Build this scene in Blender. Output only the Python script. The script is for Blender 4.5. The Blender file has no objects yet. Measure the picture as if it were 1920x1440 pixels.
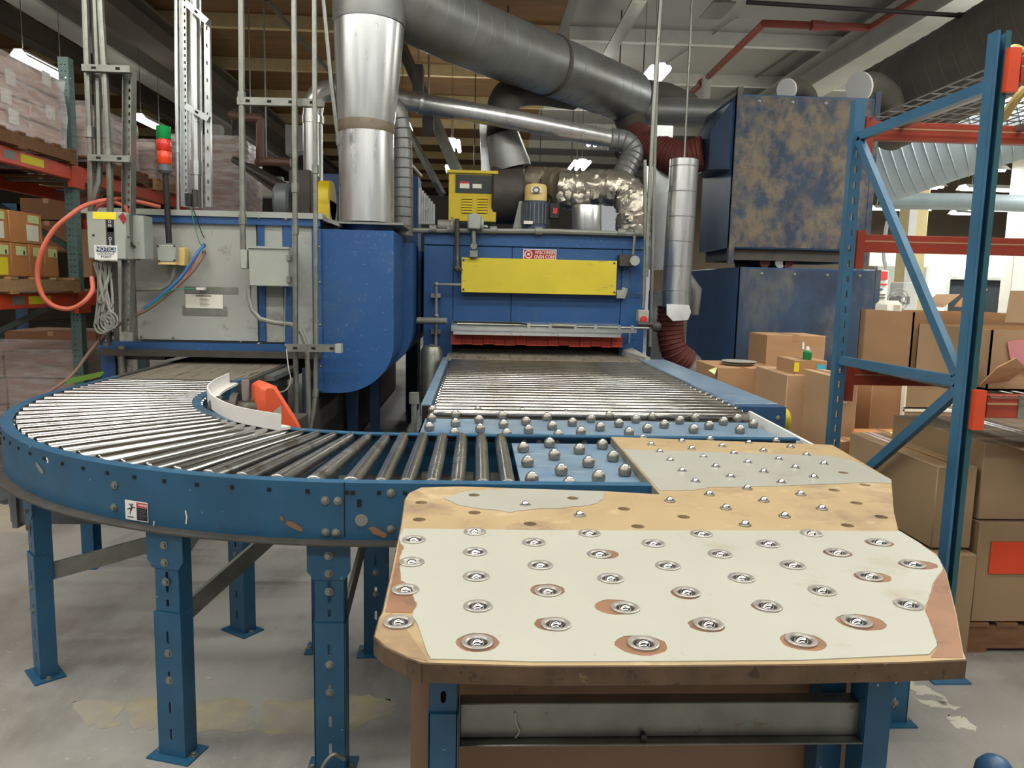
import bpy, bmesh, math, random
from mathutils import Vector, Matrix
from mathutils.geometry import delaunay_2d_cdt
random.seed(7)
PI = math.pi
S = bpy.context.scene
COL = S.collection

# ------------------------------------------------------------------ camera
F, EYE = 1430.0, 1.5
RM = Matrix(((0.9986895, -0.01547593, -0.04878305), (-0.04641995, 0.12748164, -0.99075407), (0.02155178, 0.99172019, 0.12659619)))
cam = bpy.data.cameras.new('camera'); cam.sensor_width = 36; cam.lens = F / 1920 * 36; cam.clip_end = 200
co = bpy.data.objects.new('camera', cam); COL.objects.link(co)
m4 = RM.to_4x4(); m4.translation = (0, 0, EYE); co.matrix_world = m4
S.camera = co

# ------------------------------------------------------------------ world, light levels, exposure
w = bpy.data.worlds.new('world'); S.world = w; w.use_nodes = True
bg = w.node_tree.nodes['Background']; bg.inputs[0].default_value = (0.95, 0.97, 1, 1); bg.inputs[1].default_value = 0.36
S.view_settings.view_transform = 'Standard'; S.view_settings.look = 'None'
S.view_settings.gamma = 1; S.view_settings.use_curve_mapping = False
S.view_settings.exposure = 0.0
S.cycles.max_bounces = 6; S.cycles.diffuse_bounces = 3; S.cycles.glossy_bounces = 4; S.cycles.transparent_max_bounces = 12
S.cycles.sample_clamp_indirect = 6; S.cycles.caustics_reflective = False; S.cycles.caustics_refractive = False
LAMP_W = 44.0        # the hall's strip lights over the line
LAMP_W_RIGHT = 260.0 # the brighter lamps of the packing area on the right
LAMP_COL = (1.0, 1.0, 0.945)

def at(px, py, Y=None, Z=None, X=None):
    d = RM @ Vector((px - 960, -(py - 720), -F)); c = Vector((0, 0, EYE))
    t = (Z - EYE) / d.z if Z is not None else (Y / d.y if Y is not None else X / d.x)
    return c + d * t

# ------------------------------------------------------------------ materials
def lin(c):
    return tuple(((v / 255) / 12.92 if v / 255 <= 0.04045 else ((v / 255 + 0.055) / 1.055) ** 2.4) for v in c) + (1,)

MATS = {}
def mat(name, col, rough=0.6, metal=0.0, var=0.12, scale=6.0, bump=0.0, wear=None, stretch=(1, 1, 1), wear2=None, detail=4, spec=0.5, rv=0.0, bscale=None, wsoft=0.0):
    """Base colour with noise variation; wear = (colour, coverage 0..1, scale) spots with their own shape."""
    m = bpy.data.materials.new(name); m.use_nodes = True; nt = m.node_tree; n = nt.nodes; L = nt.links
    b = n['Principled BSDF']; b.inputs['Roughness'].default_value = rough; b.inputs['Metallic'].default_value = metal
    b.inputs['Specular IOR Level'].default_value = spec
    tc = n.new('ShaderNodeTexCoord'); mp = n.new('ShaderNodeMapping'); mp.inputs['Scale'].default_value = stretch
    L.new(tc.outputs['Object'], mp.inputs[0])
    ns = n.new('ShaderNodeTexNoise'); ns.inputs['Scale'].default_value = scale; ns.inputs['Detail'].default_value = detail
    L.new(mp.outputs[0], ns.inputs['Vector'])
    c = lin(col)
    rp = n.new('ShaderNodeValToRGB'); e = rp.color_ramp.elements
    e[0].position = 0.3; e[1].position = 0.7
    e[0].color = tuple(v * (1 - var) for v in c[:3]) + (1,); e[1].color = tuple(min(1, v * (1 + var)) for v in c[:3]) + (1,)
    L.new(ns.outputs[0], rp.inputs[0]); out = rp.outputs[0]
    for k, wr in enumerate((wear, wear2)):
        if not wr: continue
        n2 = n.new('ShaderNodeTexNoise'); n2.inputs['Scale'].default_value = wr[2]; n2.inputs['Detail'].default_value = 8; n2.inputs['Roughness'].default_value = 0.65
        mp2 = n.new('ShaderNodeMapping'); mp2.inputs['Location'].default_value = (3.1 * k + 1, 7.7 * k, 1.3)
        if len(wr) > 3: mp2.inputs['Scale'].default_value = wr[3]
        L.new(tc.outputs['Object'], mp2.inputs[0]); L.new(mp2.outputs[0], n2.inputs['Vector'])
        r2 = n.new('ShaderNodeValToRGB'); q = r2.color_ramp.elements
        th = 0.5 + (0.5 - wr[1]) * 0.42
        q[0].position = th - wsoft; q[0].color = (0, 0, 0, 1); q[1].position = th + 0.05 + wsoft; q[1].color = (1, 1, 1, 1)
        L.new(n2.outputs[0], r2.inputs[0])
        mx = n.new('ShaderNodeMixRGB'); mx.inputs[2].default_value = lin(wr[0])
        L.new(r2.outputs[0], mx.inputs[0]); L.new(out, mx.inputs[1]); out = mx.outputs[0]
    L.new(out, b.inputs['Base Color'])
    if rv:
        rr = n.new('ShaderNodeMapRange'); rr.inputs[3].default_value = max(0.02, rough - rv); rr.inputs[4].default_value = rough + rv
        L.new(ns.outputs[0], rr.inputs[0]); L.new(rr.outputs[0], b.inputs['Roughness'])
    if bump:
        bn = n.new('ShaderNodeTexNoise'); bn.inputs['Scale'].default_value = bscale or scale * 4; bn.inputs['Detail'].default_value = 3
        L.new(mp.outputs[0], bn.inputs['Vector'])
        bu = n.new('ShaderNodeBump'); bu.inputs['Strength'].default_value = bump; bu.inputs['Distance'].default_value = 0.01
        L.new(bn.outputs[0], bu.inputs['Height']); L.new(bu.outputs[0], b.inputs['Normal'])
    MATS[name] = m
    return m

def emit(name, col, strength):
    m = bpy.data.materials.new(name); m.use_nodes = True; nt = m.node_tree
    b = nt.nodes['Principled BSDF']; b.inputs['Base Color'].default_value = (0.9, 0.9, 0.9, 1)
    b.inputs['Emission Color'].default_value = tuple(col) + (1,); b.inputs['Emission Strength'].default_value = strength
    return m

M = dict(
    blue=mat('blue_paint', (42, 76, 110), 0.42, 0, 0.18, 5, wear=((70, 74, 76), 0.13, 9), wear2=((150, 170, 190), 0.06, 30)),
    blue_rail=mat('blue_rail_paint', (34, 82, 112), 0.4, 0, 0.15, 6, wear=((100, 84, 74), 0.10, 6), wear2=((165, 190, 210), 0.07, 36)),
    blue_table=mat('blue_table_paint', (108, 130, 150), 0.36, 0, 0.16, 4, wear=((150, 158, 160), 0.22, 7, (1, 3, 1)), wear2=((70, 108, 146), 0.22, 3), wsoft=.05),
    blue_oven=mat('blue_oven_paint', (38, 80, 130), 0.4, 0, 0.10, 2.2, wear=((72, 94, 122), 0.24, 1.2), wear2=((150, 165, 185), 0.03, 40), wsoft=.08),
    blue_dusty=mat('dusty_blue_paint', (34, 52, 74), 0.65, 0, 0.2, 3, wear=((108, 96, 78), 0.52, 3.2, (1.6, 1, 1.2)), wear2=((78, 72, 62), 0.28, 12), wsoft=.06),
    blue_lower=mat('grimy_blue_paint', (42, 60, 84), 0.6, 0, 0.2, 3, wear=((98, 98, 92), 0.28, 1.5, (1.5, 1, .6)), wear2=((32, 40, 54), 0.3, 2.5), wsoft=.08),
    blue_rack=mat('rack_blue_paint', (54, 98, 126), 0.4, 0, 0.14, 5, wear=((110, 120, 122), 0.08, 14)),
    teal=mat('teal_paint', (40, 84, 92), 0.45, 0, 0.15, 6),
    green_rack=mat('grey_green_paint', (92, 118, 112), 0.5, 0, 0.1, 6, wear=((70, 84, 80), 0.15, 18)),
    dark_green=mat('dark_green_paint', (58, 72, 66), 0.5, 0, 0.15, 6),
    orange=mat('orange_paint', (212, 74, 38), 0.45, 0, 0.12, 4, wear=((150, 60, 40), 0.12, 12)),
    red_beam=mat('red_orange_paint', (158, 60, 38), 0.5, 0, 0.14, 4),
    guard_orange=mat('orange_guard_paint', (216, 86, 48), 0.5, 0, 0.15, 6, wear=((160, 90, 60), 0.2, 12)),
    yellow=mat('yellow_paint', (208, 188, 48), 0.5, 0, 0.1, 3, wear=((176, 160, 60), 0.25, 5, (1, 1, 4))),
    yellow_cab=mat('yellow_cabinet_paint', (212, 184, 34), 0.5, 0, 0.08, 3),
    grey_panel=mat('grey_panel', (162, 164, 156), 0.55, 0.0, 0.08, 3, wear=((140, 140, 132), 0.3, 4), wear2=((190, 190, 184), 0.12, 14)),
    grey_box=mat('grey_enclosure', (156, 160, 150), 0.5, 0, 0.07, 4, wear=((128, 130, 120), 0.12, 9)),
    galv=mat('galvanised_steel', (136, 137, 128), 0.42, 0.75, 0.16, 14, rv=0.12, wear=((120, 112, 98), 0.22, 20)),
    galv_bright=mat('bright_galvanised', (205, 208, 205), 0.3, 0.9, 0.08, 10, rv=0.08),
    duct=mat('sheet_metal_duct', (206, 207, 204), 0.3, 0.85, 0.08, 3, stretch=(6, 6, 0.6), rv=0.1),
    duct_dull=mat('dull_spiral_duct', (134, 136, 134), 0.42, 0.5, 0.1, 5, rv=0.1, wear=((118, 116, 108), 0.4, 2), wsoft=.1),
    duct_dark=mat('dark_matt_duct', (84, 80, 72), 0.7, 0.2, 0.15, 4),
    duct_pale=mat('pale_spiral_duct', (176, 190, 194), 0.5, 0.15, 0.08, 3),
    foil=mat('crinkled_foil', (170, 162, 148), 0.3, 0.75, 0.15, 7, bump=1.0, bscale=16),
    dusty_foil=mat('dusty_foil_wrap', (128, 116, 98), 0.55, 0.3, 0.15, 7, bump=0.7, bscale=12),
    chrome=mat('roller_steel', (190, 189, 184), 0.2, 1.0, 0.06, 5, wear=((140, 134, 124), 0.22, 5), wsoft=.08),
    bed_steel=mat('bed_roller_steel', (180, 176, 168), 0.17, 0.95, 0.06, 4, wear=((152, 147, 138), 0.15, 4), wsoft=.1),
    roller_dull=mat('worn_roller_steel', (164, 162, 158), 0.26, 0.92, 0.14, 5, rv=0.1, wear=((130, 122, 112), 0.35, 5)),
    ball=mat('polished_ball', (200, 200, 200), 0.1, 1.0, 0.02),
    cup=mat('ball_housing', (142, 138, 128), 0.34, 0.75, 0.1, 20),
    ring=mat('transfer_flange', (172, 166, 158), 0.38, 0.6, 0.1, 20, wear=((120, 96, 80), 0.2, 30)),
    black=mat('black_rubber', (28, 27, 27), 0.6, 0, 0.2),
    dark=mat('dark_recess', (20, 19, 18), 0.9, 0, 0.2),
    dark_steel=mat('grimy_steel', (74, 70, 64), 0.6, 0.4, 0.2, 8, wear=((110, 100, 86), 0.2, 14)),
    belt=mat('wire_mesh_belt', (156, 146, 130), 0.32, 0.4, 0.25, 5, stretch=(12, 0.7, 1), rv=0.12, wear=((76, 70, 62), 0.3, 5, (10, 0.6, 1))),  # stretched streaks put lamp reflections and belt grain into the colour
    board=mat('worn_particle_board', (164, 141, 104), 0.6, 0, 0.08, 5, wear=((132, 110, 86), 0.28, 5), wear2=((184, 162, 128), 0.2, 11), wsoft=.05),
    board_edge=mat('brown_board_core', (134, 96, 70), 0.6, 0, 0.18, 9, wear=((104, 76, 56), 0.3, 10), wsoft=.05),
    edge_dark=mat('grimy_board_edge', (88, 68, 48), 0.8, 0, 0.25, 22, wear=((124, 102, 70), 0.2, 26), wear2=((62, 47, 35), 0.3, 30)),
    chip=mat('bare_pressed_board', (140, 116, 86), 0.8, 0, 0.2, 16, wear=((166, 142, 100), 0.25, 22), wear2=((112, 98, 80), 0.3, 12)),
    edge_grey=mat('grey_board_edge', (112, 106, 92), 0.7, 0, 0.12, 14),
    laminate=mat('cream_laminate', (172, 170, 158), 0.38, 0, 0.03, 3, wear=((160, 150, 129), 0.14, 4), wear2=((150, 136, 116), 0.04, 22), wsoft=.04),
    laminate_grey=mat('grey_laminate', (160, 158, 147), 0.4, 0, 0.04, 4, wear=((149, 144, 132), 0.2, 5), wsoft=.05),
    white_plastic=mat('white_plastic', (226, 222, 216), 0.4, 0, 0.03),
    white=mat('white_paint', (222, 222, 216), 0.5, 0, 0.04),
    cardboard=mat('cardboard', (172, 132, 94), 0.8, 0, 0.07, 3, stretch=(1, 1, 4)),
    cardboard2=mat('pale_cardboard', (178, 144, 108), 0.8, 0, 0.07, 3),
    cardboard3=mat('grey_brown_cardboard', (150, 124, 92), 0.8, 0, 0.08, 3),
    cardboard_dark=mat('dark_brown_cardboard', (128, 88, 58), 0.8, 0, 0.08, 3),
    cardboard_orange=mat('orange_brown_cardboard', (188, 128, 74), 0.75, 0, 0.07, 3),
    tape=mat('clear_tape', (170, 130, 90), 0.3, 0, 0.05),
    paper=mat('white_paper', (228, 224, 208), 0.7, 0, 0.03),
    label_green=mat('pale_green_label', (208, 216, 150), 0.7, 0, 0.05),
    label_yellow=mat('yellow_label', (232, 214, 40), 0.6, 0, 0.05),
    label_red=mat('red_orange_label', (214, 66, 30), 0.7, 0, 0.05),
    label_cyan=mat('cyan_label', (58, 172, 200), 0.6, 0, 0.05),
    pink=mat('pink_paper', (212, 140, 142), 0.8, 0, 0.05),
    green=mat('green_plastic', (24, 120, 62), 0.5, 0, 0.1),
    strip_green=mat('green_strip_paint', (112, 146, 62), 0.5, 0, 0.1),
    wood=mat('pallet_wood', (176, 140, 98), 0.8, 0, 0.16, 8, stretch=(1, 6, 6)),
    wood_dark=mat('dark_pallet_wood', (120, 84, 54), 0.85, 0, 0.2, 8, stretch=(1, 6, 6)),
    panel_brown=mat('brown_board_panel', (138, 106, 80), 0.6, 0, 0.12, 4, stretch=(1, 1, 0.4), wear=((112, 84, 62), 0.2, 6)),
    hose_red=mat('orange_red_hose', (190, 92, 70), 0.45, 0, 0.08),
    hose_blue=mat('blue_air_hose', (52, 112, 170), 0.4, 0, 0.08),
    hose_green=mat('green_wire', (48, 130, 96), 0.45, 0, 0.08),
    hose_grey=mat('grey_flexible_conduit', (132, 132, 124), 0.55, 0.2, 0.08),
    hose_brown=mat('brown_cable', (120, 90, 76), 0.5, 0, 0.1),
    flex_red=mat('dark_red_flexible_duct', (92, 38, 30), 0.65, 0, 0.15, 4),
    fringe=mat('red_curtain_rubber', (186, 64, 44), 0.6, 0, 0.12, 10),
    lamp_red=mat('red_lens', (222, 52, 36), 0.2, 0, 0.04), lamp_green=mat('green_lens', (20, 150, 74), 0.2, 0, 0.04),
    lamp_amber=mat('orange_red_lens', (232, 70, 34), 0.2, 0, 0.04),
    motor_blue=mat('blue_motor_paint', (62, 72, 90), 0.5, 0, 0.15), motor_grey=mat('grey_motor_paint', (98, 102, 104), 0.5, 0.2, 0.15, 10),
    cream=mat('cream_paint', (214, 186, 116), 0.5, 0, 0.08), cream_col=mat('cream_column_paint', (226, 206, 150), 0.6, 0, 0.05),
    red_sign=mat('red_sign', (146, 36, 44), 0.5, 0, 0.08), red=mat('red_paint', (190, 44, 40), 0.5, 0, 0.1), red_pipe=mat('red_sprinkler_pipe', (138, 56, 44), 0.5, 0, 0.12),
    navy=mat('dark_blue_print', (44, 64, 100), 0.6, 0, 0.03), print_black=mat('black_print', (34, 33, 33), 0.6, 0, 0.03), print_white=mat('white_print', (228, 226, 220), 0.6, 0, 0.02),
    print_grey=mat('grey_print', (92, 92, 88), 0.6, 0, 0.03),
    floor=mat('worn_concrete', (154, 151, 144), 0.36, 0, 0.14, 0.8, detail=8, rv=0.12, wear=((116, 112, 106), 0.45, 1.3, (1, .5, 1)), wear2=((206, 203, 194), 0.045, 42), wsoft=.06),
    floor_yellow=mat('worn_yellow_line', (168, 158, 122), 0.55, 0, 0.1, 8, wear=((152, 145, 134), 0.68, 7), wsoft=.1),
    floor_white=mat('worn_white_marks', (186, 182, 168), 0.6, 0, 0.1, 8),
    ceil_brown=mat('brown_roof_deck', (118, 86, 48), 0.85, 0, 0.2, 1.5, stretch=(0.3, 3, 1)),
    ceil_white=mat('white_roof_deck', (152, 151, 144), 0.85, 0, 0.07, 1),
    purlin=mat('yellow_lit_purlin', (196, 176, 130), 0.8, 0, 0.1), purlin_white=mat('white_purlin', (214, 214, 204), 0.8, 0, 0.05),  # left purlins: yellow light put into the tan colour
    girder=mat('grey_girder', (186, 184, 174), 0.7, 0, 0.08, 2), girder_dark=mat('dark_girder', (96, 88, 76), 0.8, 0, 0.1, 2),
    wall=mat('pale_wall', (180, 178, 168), 0.85, 0, 0.06, 1), wall_dark=mat('brown_grey_wall', (96, 84, 70), 0.85, 0, 0.1, 1),
    glass_dark=mat('dark_window_glass', (52, 58, 62), 0.12, 0, 0.1),
    wrapped=mat('wrapped_cardboard', (198, 160, 140), 0.6, 0, 0.08, 3),
    edge_light=mat('edge_light_cream', (236, 232, 214), 0.6, 0, 0.03),
    tube=emit('lamp_tube', (1.0, 0.99, 0.93), 9.0),
)
def film_material():
    m = bpy.data.materials.new('stretch_film'); m.use_nodes = True; nt = m.node_tree; n = nt.nodes; L = nt.links
    n.remove(n['Principled BSDF'])
    tr = n.new('ShaderNodeBsdfTransparent'); gl = n.new('ShaderNodeBsdfPrincipled'); mx = n.new('ShaderNodeMixShader')
    gl.inputs['Base Color'].default_value = (0.9, 0.86, 0.86, 1); gl.inputs['Roughness'].default_value = 0.22
    tc = n.new('ShaderNodeTexCoord'); mp = n.new('ShaderNodeMapping'); mp.inputs['Scale'].default_value = (1, 1, 5)
    ns = n.new('ShaderNodeTexNoise'); ns.inputs['Scale'].default_value = 5; ns.inputs['Detail'].default_value = 6
    mr = n.new('ShaderNodeMapRange'); mr.inputs[1].default_value = 0.35; mr.inputs[2].default_value = 0.75; mr.inputs[3].default_value = 0.2; mr.inputs[4].default_value = 0.55
    bu = n.new('ShaderNodeBump'); bu.inputs['Strength'].default_value = 0.25; bu.inputs['Distance'].default_value = 0.012
    L.new(tc.outputs['Object'], mp.inputs[0]); L.new(mp.outputs[0], ns.inputs['Vector']); L.new(ns.outputs[0], mr.inputs[0])
    L.new(ns.outputs[0], bu.inputs['Height']); L.new(bu.outputs[0], gl.inputs['Normal'])
    L.new(mr.outputs[0], mx.inputs[0]); L.new(tr.outputs[0], mx.inputs[1]); L.new(gl.outputs[0], mx.inputs[2])
    L.new(mx.outputs[0], n['Material Output'].inputs[0])
    return m
M['film'] = film_material()

# ------------------------------------------------------------------ mesh helpers
WORLD = {}   # world position of every object that parents others
def V(*a): return Vector(a)

class MB:
    def __init__(s): s.v = []; s.f = []
    def add(s, vs, fs, T=None):
        o = len(s.v)
        s.v += [tuple(T @ Vector(v)) if T else tuple(v) for v in vs]
        s.f += [tuple(i + o for i in f) for f in fs]; return s
    def box(s, x0, x1, y0, y1, z0, z1, T=None):
        vs = [(x, y, z) for z in (z0, z1) for y in (y0, y1) for x in (x0, x1)]
        return s.add(vs, [(0, 2, 3, 1), (4, 5, 7, 6), (0, 1, 5, 4), (2, 6, 7, 3), (0, 4, 6, 2), (1, 3, 7, 5)], T)
    def bar(s, p0, p1, wd, h, up=(0, 0, 1)):
        p0, p1 = Vector(p0), Vector(p1); d = (p1 - p0).normalized(); u = Vector(up)
        if abs(d.dot(u)) > 0.98: u = Vector((0, 1, 0))
        a = d.cross(u).normalized(); b = a.cross(d).normalized()
        vs = [p + a * i * wd / 2 + b * j * h / 2 for p in (p0, p1) for i, j in ((-1, -1), (1, -1), (1, 1), (-1, 1))]
        return s.add(vs, [(0, 1, 2, 3), (7, 6, 5, 4), (0, 4, 5, 1), (1, 5, 6, 2), (2, 6, 7, 3), (3, 7, 4, 0)])
    def cyl(s, p0, p1, r0, r1=None, n=14, caps=True):
        return s.tube([p0, p1], r0, n, caps, [r0, r0 if r1 is None else r1])
    def tube(s, pts, r, n=10, caps=True, radii=None):
        P = [Vector(p) for p in pts]; radii = radii or [r] * len(P); vs = []; fs = []
        d = (P[1] - P[0]).normalized(); a = d.orthogonal().normalized()
        for k, p in enumerate(P):
            t = (P[min(k + 1, len(P) - 1)] - P[max(k - 1, 0)]).normalized()
            a = (a - t * a.dot(t)).normalized(); b = t.cross(a)
            vs += [p + (a * math.cos(2 * PI * i / n) + b * math.sin(2 * PI * i / n)) * radii[k] for i in range(n)]
        for k in range(len(P) - 1):
            for i in range(n):
                j = (i + 1) % n; fs.append((k * n + i, k * n + j, (k + 1) * n + j, (k + 1) * n + i))
        if caps: fs += [tuple(range(n - 1, -1, -1)), tuple((len(P) - 1) * n + i for i in range(n))]
        return s.add(vs, fs)
    def prism(s, poly, vec):
        n = len(poly); P = [Vector(p) for p in poly]; vec = Vector(vec)
        return s.add(P + [p + vec for p in P], [tuple(range(n - 1, -1, -1)), tuple(range(n, 2 * n))] + [(i, (i + 1) % n, n + (i + 1) % n, n + i) for i in range(n)])
    def plate(s, outline, holes, z0, z1, T=None):
        loops = [outline] + list(holes); co2, ed, k = [], [], 0
        for lp in loops:
            co2 += [Vector((p[0], p[1])) for p in lp]; ed += [(k + i, k + (i + 1) % len(lp)) for i in range(len(lp))]; k += len(lp)
        r = delaunay_2d_cdt(co2, ed, [], 1, 1e-6); ov = r[0]; n = len(ov)
        boxes = [(min(p[0] for p in h), max(p[0] for p in h), min(p[1] for p in h), max(p[1] for p in h), h) for h in holes]
        def within(x, y, lp):
            c = False; j = len(lp) - 1
            for i in range(len(lp)):
                if (lp[i][1] > y) != (lp[j][1] > y) and x < (lp[j][0] - lp[i][0]) * (y - lp[i][1]) / (lp[j][1] - lp[i][1]) + lp[i][0]: c = not c
                j = i
            return c
        of = []
        for f in r[2]:
            x = sum(ov[i].x for i in f) / len(f); y = sum(ov[i].y for i in f) / len(f)
            if within(x, y, outline) and not any(a <= x <= b and c <= y <= d and within(x, y, h) for a, b, c, d, h in boxes): of.append(f)
        s.add([(p.x, p.y, z1) for p in ov] + [(p.x, p.y, z0) for p in ov], [tuple(f) for f in of] + [tuple(n + i for i in reversed(f)) for f in of], T)
        for lp in loops:
            q = len(lp)
            s.add([(p[0], p[1], z1) for p in lp] + [(p[0], p[1], z0) for p in lp], [(i, (i + 1) % q, q + (i + 1) % q, q + i) for i in range(q)], T)
        return s
    def lathe(s, prof, c, n=16, T=None):
        vs = []; fs = []; c = Vector(c)
        for r, z in prof: vs += [c + Vector((r * math.cos(2 * PI * i / n), r * math.sin(2 * PI * i / n), z)) for i in range(n)]
        for k in range(len(prof) - 1):
            for i in range(n):
                j = (i + 1) % n; fs.append((k * n + i, k * n + j, (k + 1) * n + j, (k + 1) * n + i))
        fs += [tuple(range(n - 1, -1, -1)), tuple((len(prof) - 1) * n + i for i in range(n))]
        return s.add(vs, fs, T)
    def ball(s, c, r, n=14, m=8):
        return s.lathe([(max(r * math.sin(PI * i / m), 1e-4), -r * math.cos(PI * i / m)) for i in range(m + 1)], c, n)
    def build(s, name, m, parent=None, bev=0, ang=38, origin=None, fix=True):
        if origin is not None: off = Vector(origin)
        elif parent is not None: off = WORLD[parent.name]
        else:
            xs, ys, zs = zip(*s.v); off = Vector(((min(xs) + max(xs)) / 2, (min(ys) + max(ys)) / 2, min(zs)))
        me = bpy.data.meshes.new(name)
        me.from_pydata([tuple(Vector(v) - off) for v in s.v], [], s.f)
        if fix or bev:
            bm = bmesh.new(); bm.from_mesh(me)
            bmesh.ops.remove_doubles(bm, verts=bm.verts, dist=1e-5)
            bmesh.ops.recalc_face_normals(bm, faces=bm.faces)
            if bev:
                es = [e for e in bm.edges if len(e.link_faces) == 2 and e.calc_face_angle(0) > 0.6]
                bmesh.ops.bevel(bm, geom=es, offset=bev, segments=1, affect='EDGES', clamp_overlap=True)
            bm.to_mesh(me); bm.free()
        if ang:
            me.polygons.foreach_set('use_smooth', [True] * len(me.polygons)); me.set_sharp_from_angle(angle=math.radians(ang))
        else: me.polygons.foreach_set('use_smooth', [False] * len(me.polygons))
        me.materials.append(m)
        o = bpy.data.objects.new(name, me); COL.objects.link(o)
        if parent is not None: o.parent = parent; o.location = off - WORLD[parent.name]; WORLD[o.name] = off.copy()
        else: o.location = off; WORLD[o.name] = off.copy()
        return o

def tag(o, label=None, cat=None, group=None, kind=None):
    if label: o['label'] = label
    if cat: o['category'] = cat
    if group: o['group'] = group
    if kind: o['kind'] = kind
    return o
def thing(name, label, cat, loc, group=None):
    o = bpy.data.objects.new(name, None); COL.objects.link(o); o.location = loc; o.empty_display_size = 0.1
    WORLD[o.name] = Vector(loc); return tag(o, label, cat, group)
def dup(o, loc, parent=None, rotz=0):
    c = o.copy(); COL.objects.link(c); c.location = loc; c.parent = parent
    if rotz: c.rotation_euler = (0, 0, rotz)
    return c
def frame(origin, xd=(1, 0, 0), yd=(0, 0, 1)):
    x = Vector(xd).normalized(); z = x.cross(Vector(yd)).normalized(); y = z.cross(x)
    T = Matrix((x, y, z)).transposed().to_4x4(); T.translation = origin; return T
def text(body, size, T, m, parent, name='lettering', align='CENTER', t=0.0006, sx=1.0):
    cu = bpy.data.curves.new('text', 'FONT'); cu.body = body; cu.size = size; cu.align_x = align; cu.align_y = 'CENTER'; cu.extrude = t; cu.resolution_u = 2
    ob = bpy.data.objects.new('text', cu); COL.objects.link(ob)
    me = bpy.data.meshes.new_from_object(ob.evaluated_get(bpy.context.evaluated_depsgraph_get()))
    bpy.data.objects.remove(ob); bpy.data.curves.remove(cu)
    vs = [T @ Vector((v.co.x * sx, v.co.y, v.co.z)) for v in me.vertices]; fs = [tuple(p.vertices) for p in me.polygons]
    bpy.data.meshes.remove(me)
    b = MB(); b.add(vs, fs); return b.build(name, m, parent, fix=False)
def decal(T, u0, u1, v0, v1, m, parent, name, t=0.0015):
    return MB().box(u0, u1, v0, v1, 0, t, T).build(name, m, parent)
def circle(cx, cy, r, n=16, jit=0, ax=1.0):
    return [(cx + r * ax * math.cos(2 * PI * i / n) * (1 + random.uniform(-jit, jit)), cy + r * math.sin(2 * PI * i / n) * (1 + random.uniform(-jit, jit))) for i in range(n)]
def bez(pts, k=8):
    """Catmull-Rom through points."""
    P = [Vector(p) for p in pts]; P = [P[0] * 2 - P[1]] + P + [P[-1] * 2 - P[-2]]; out = []
    for i in range(1, len(P) - 2):
        for j in range(k):
            t = j / k; a, b, c, d = P[i - 1:i + 3]
            out.append(0.5 * ((2 * b) + (c - a) * t + (2 * a - 5 * b + 4 * c - d) * t * t + (3 * b - a - 3 * c + d) * t ** 3))
    return out + [P[-2]]
def pxs(*pts): return [at(p[0], p[1], Y=p[2]) for p in pts]
def structure(o): o['kind'] = 'structure'; return o

# ------------------------------------------------------------------ strip lights
def fluorescent(label, x, y, z, length=1.3, ang=PI / 2, power=None, tubes=2, group='hanging strip lights', wide=0.3):
    t = thing('fluorescent_light', label, 'lamp', (x, y, z), group)
    c, s_ = math.cos(ang), math.sin(ang)
    T = Matrix.Translation((x, y, z)) @ Matrix.Rotation(ang, 4, 'Z')
    h = MB(); w2 = wide / 2
    h.add([(sx * length / 2, yy, zz) for sx in (-1, 1) for yy, zz in ((-w2, 0.0), (-w2 * .45, 0.09), (w2 * .45, 0.09), (w2, 0.0), (w2 * .42, 0.082), (-w2 * .42, 0.082))],
          [(0, 6, 7, 1), (1, 7, 8, 2), (2, 8, 9, 3), (3, 9, 10, 4), (4, 10, 11, 5), (5, 11, 6, 0), (0, 1, 2, 3, 4, 5), (11, 10, 9, 8, 7, 6)], T)
    h.build('reflector_housing', M['white'], t)
    for k in range(tubes):
        yy = (k - (tubes - 1) / 2) * wide * 0.45
        MB().cyl(T @ Vector((-length / 2 + .03, yy, 0.02)), T @ Vector((length / 2 - .03, yy, 0.02)), 0.042, n=8).build('lamp_tube', M['tube'], t)
    for sx in (-.4, .4):
        p = T @ Vector((sx * length, 0, 0.085)); MB().cyl(p, p + V(0, 0, max(0.3, 5.95 - z)), 0.006, n=5).build('hanger_rod', M['galv'], t)
    if power:
        ld = bpy.data.lights.new('strip_glow', 'AREA'); ld.shape = 'RECTANGLE'; ld.size = length; ld.size_y = wide; ld.energy = power; ld.color = LAMP_COL
        lo = bpy.data.objects.new('strip_glow', ld); COL.objects.link(lo); lo.parent = t; lo.location = (0, 0, -0.02); lo.rotation_euler = (0, 0, ang)
        # added light above the housing, aimed up to brighten girders and roof
        lu = bpy.data.lights.new('added_uplight', 'AREA'); lu.shape = 'RECTANGLE'; lu.size = length; lu.size_y = wide; lu.energy = power * .10; lu.color = LAMP_COL
        uo = bpy.data.objects.new('added_uplight', lu); COL.objects.link(uo); uo.parent = t; uo.location = (0, 0, .12); uo.rotation_euler = (PI, 0, ang)
    return t

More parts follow.
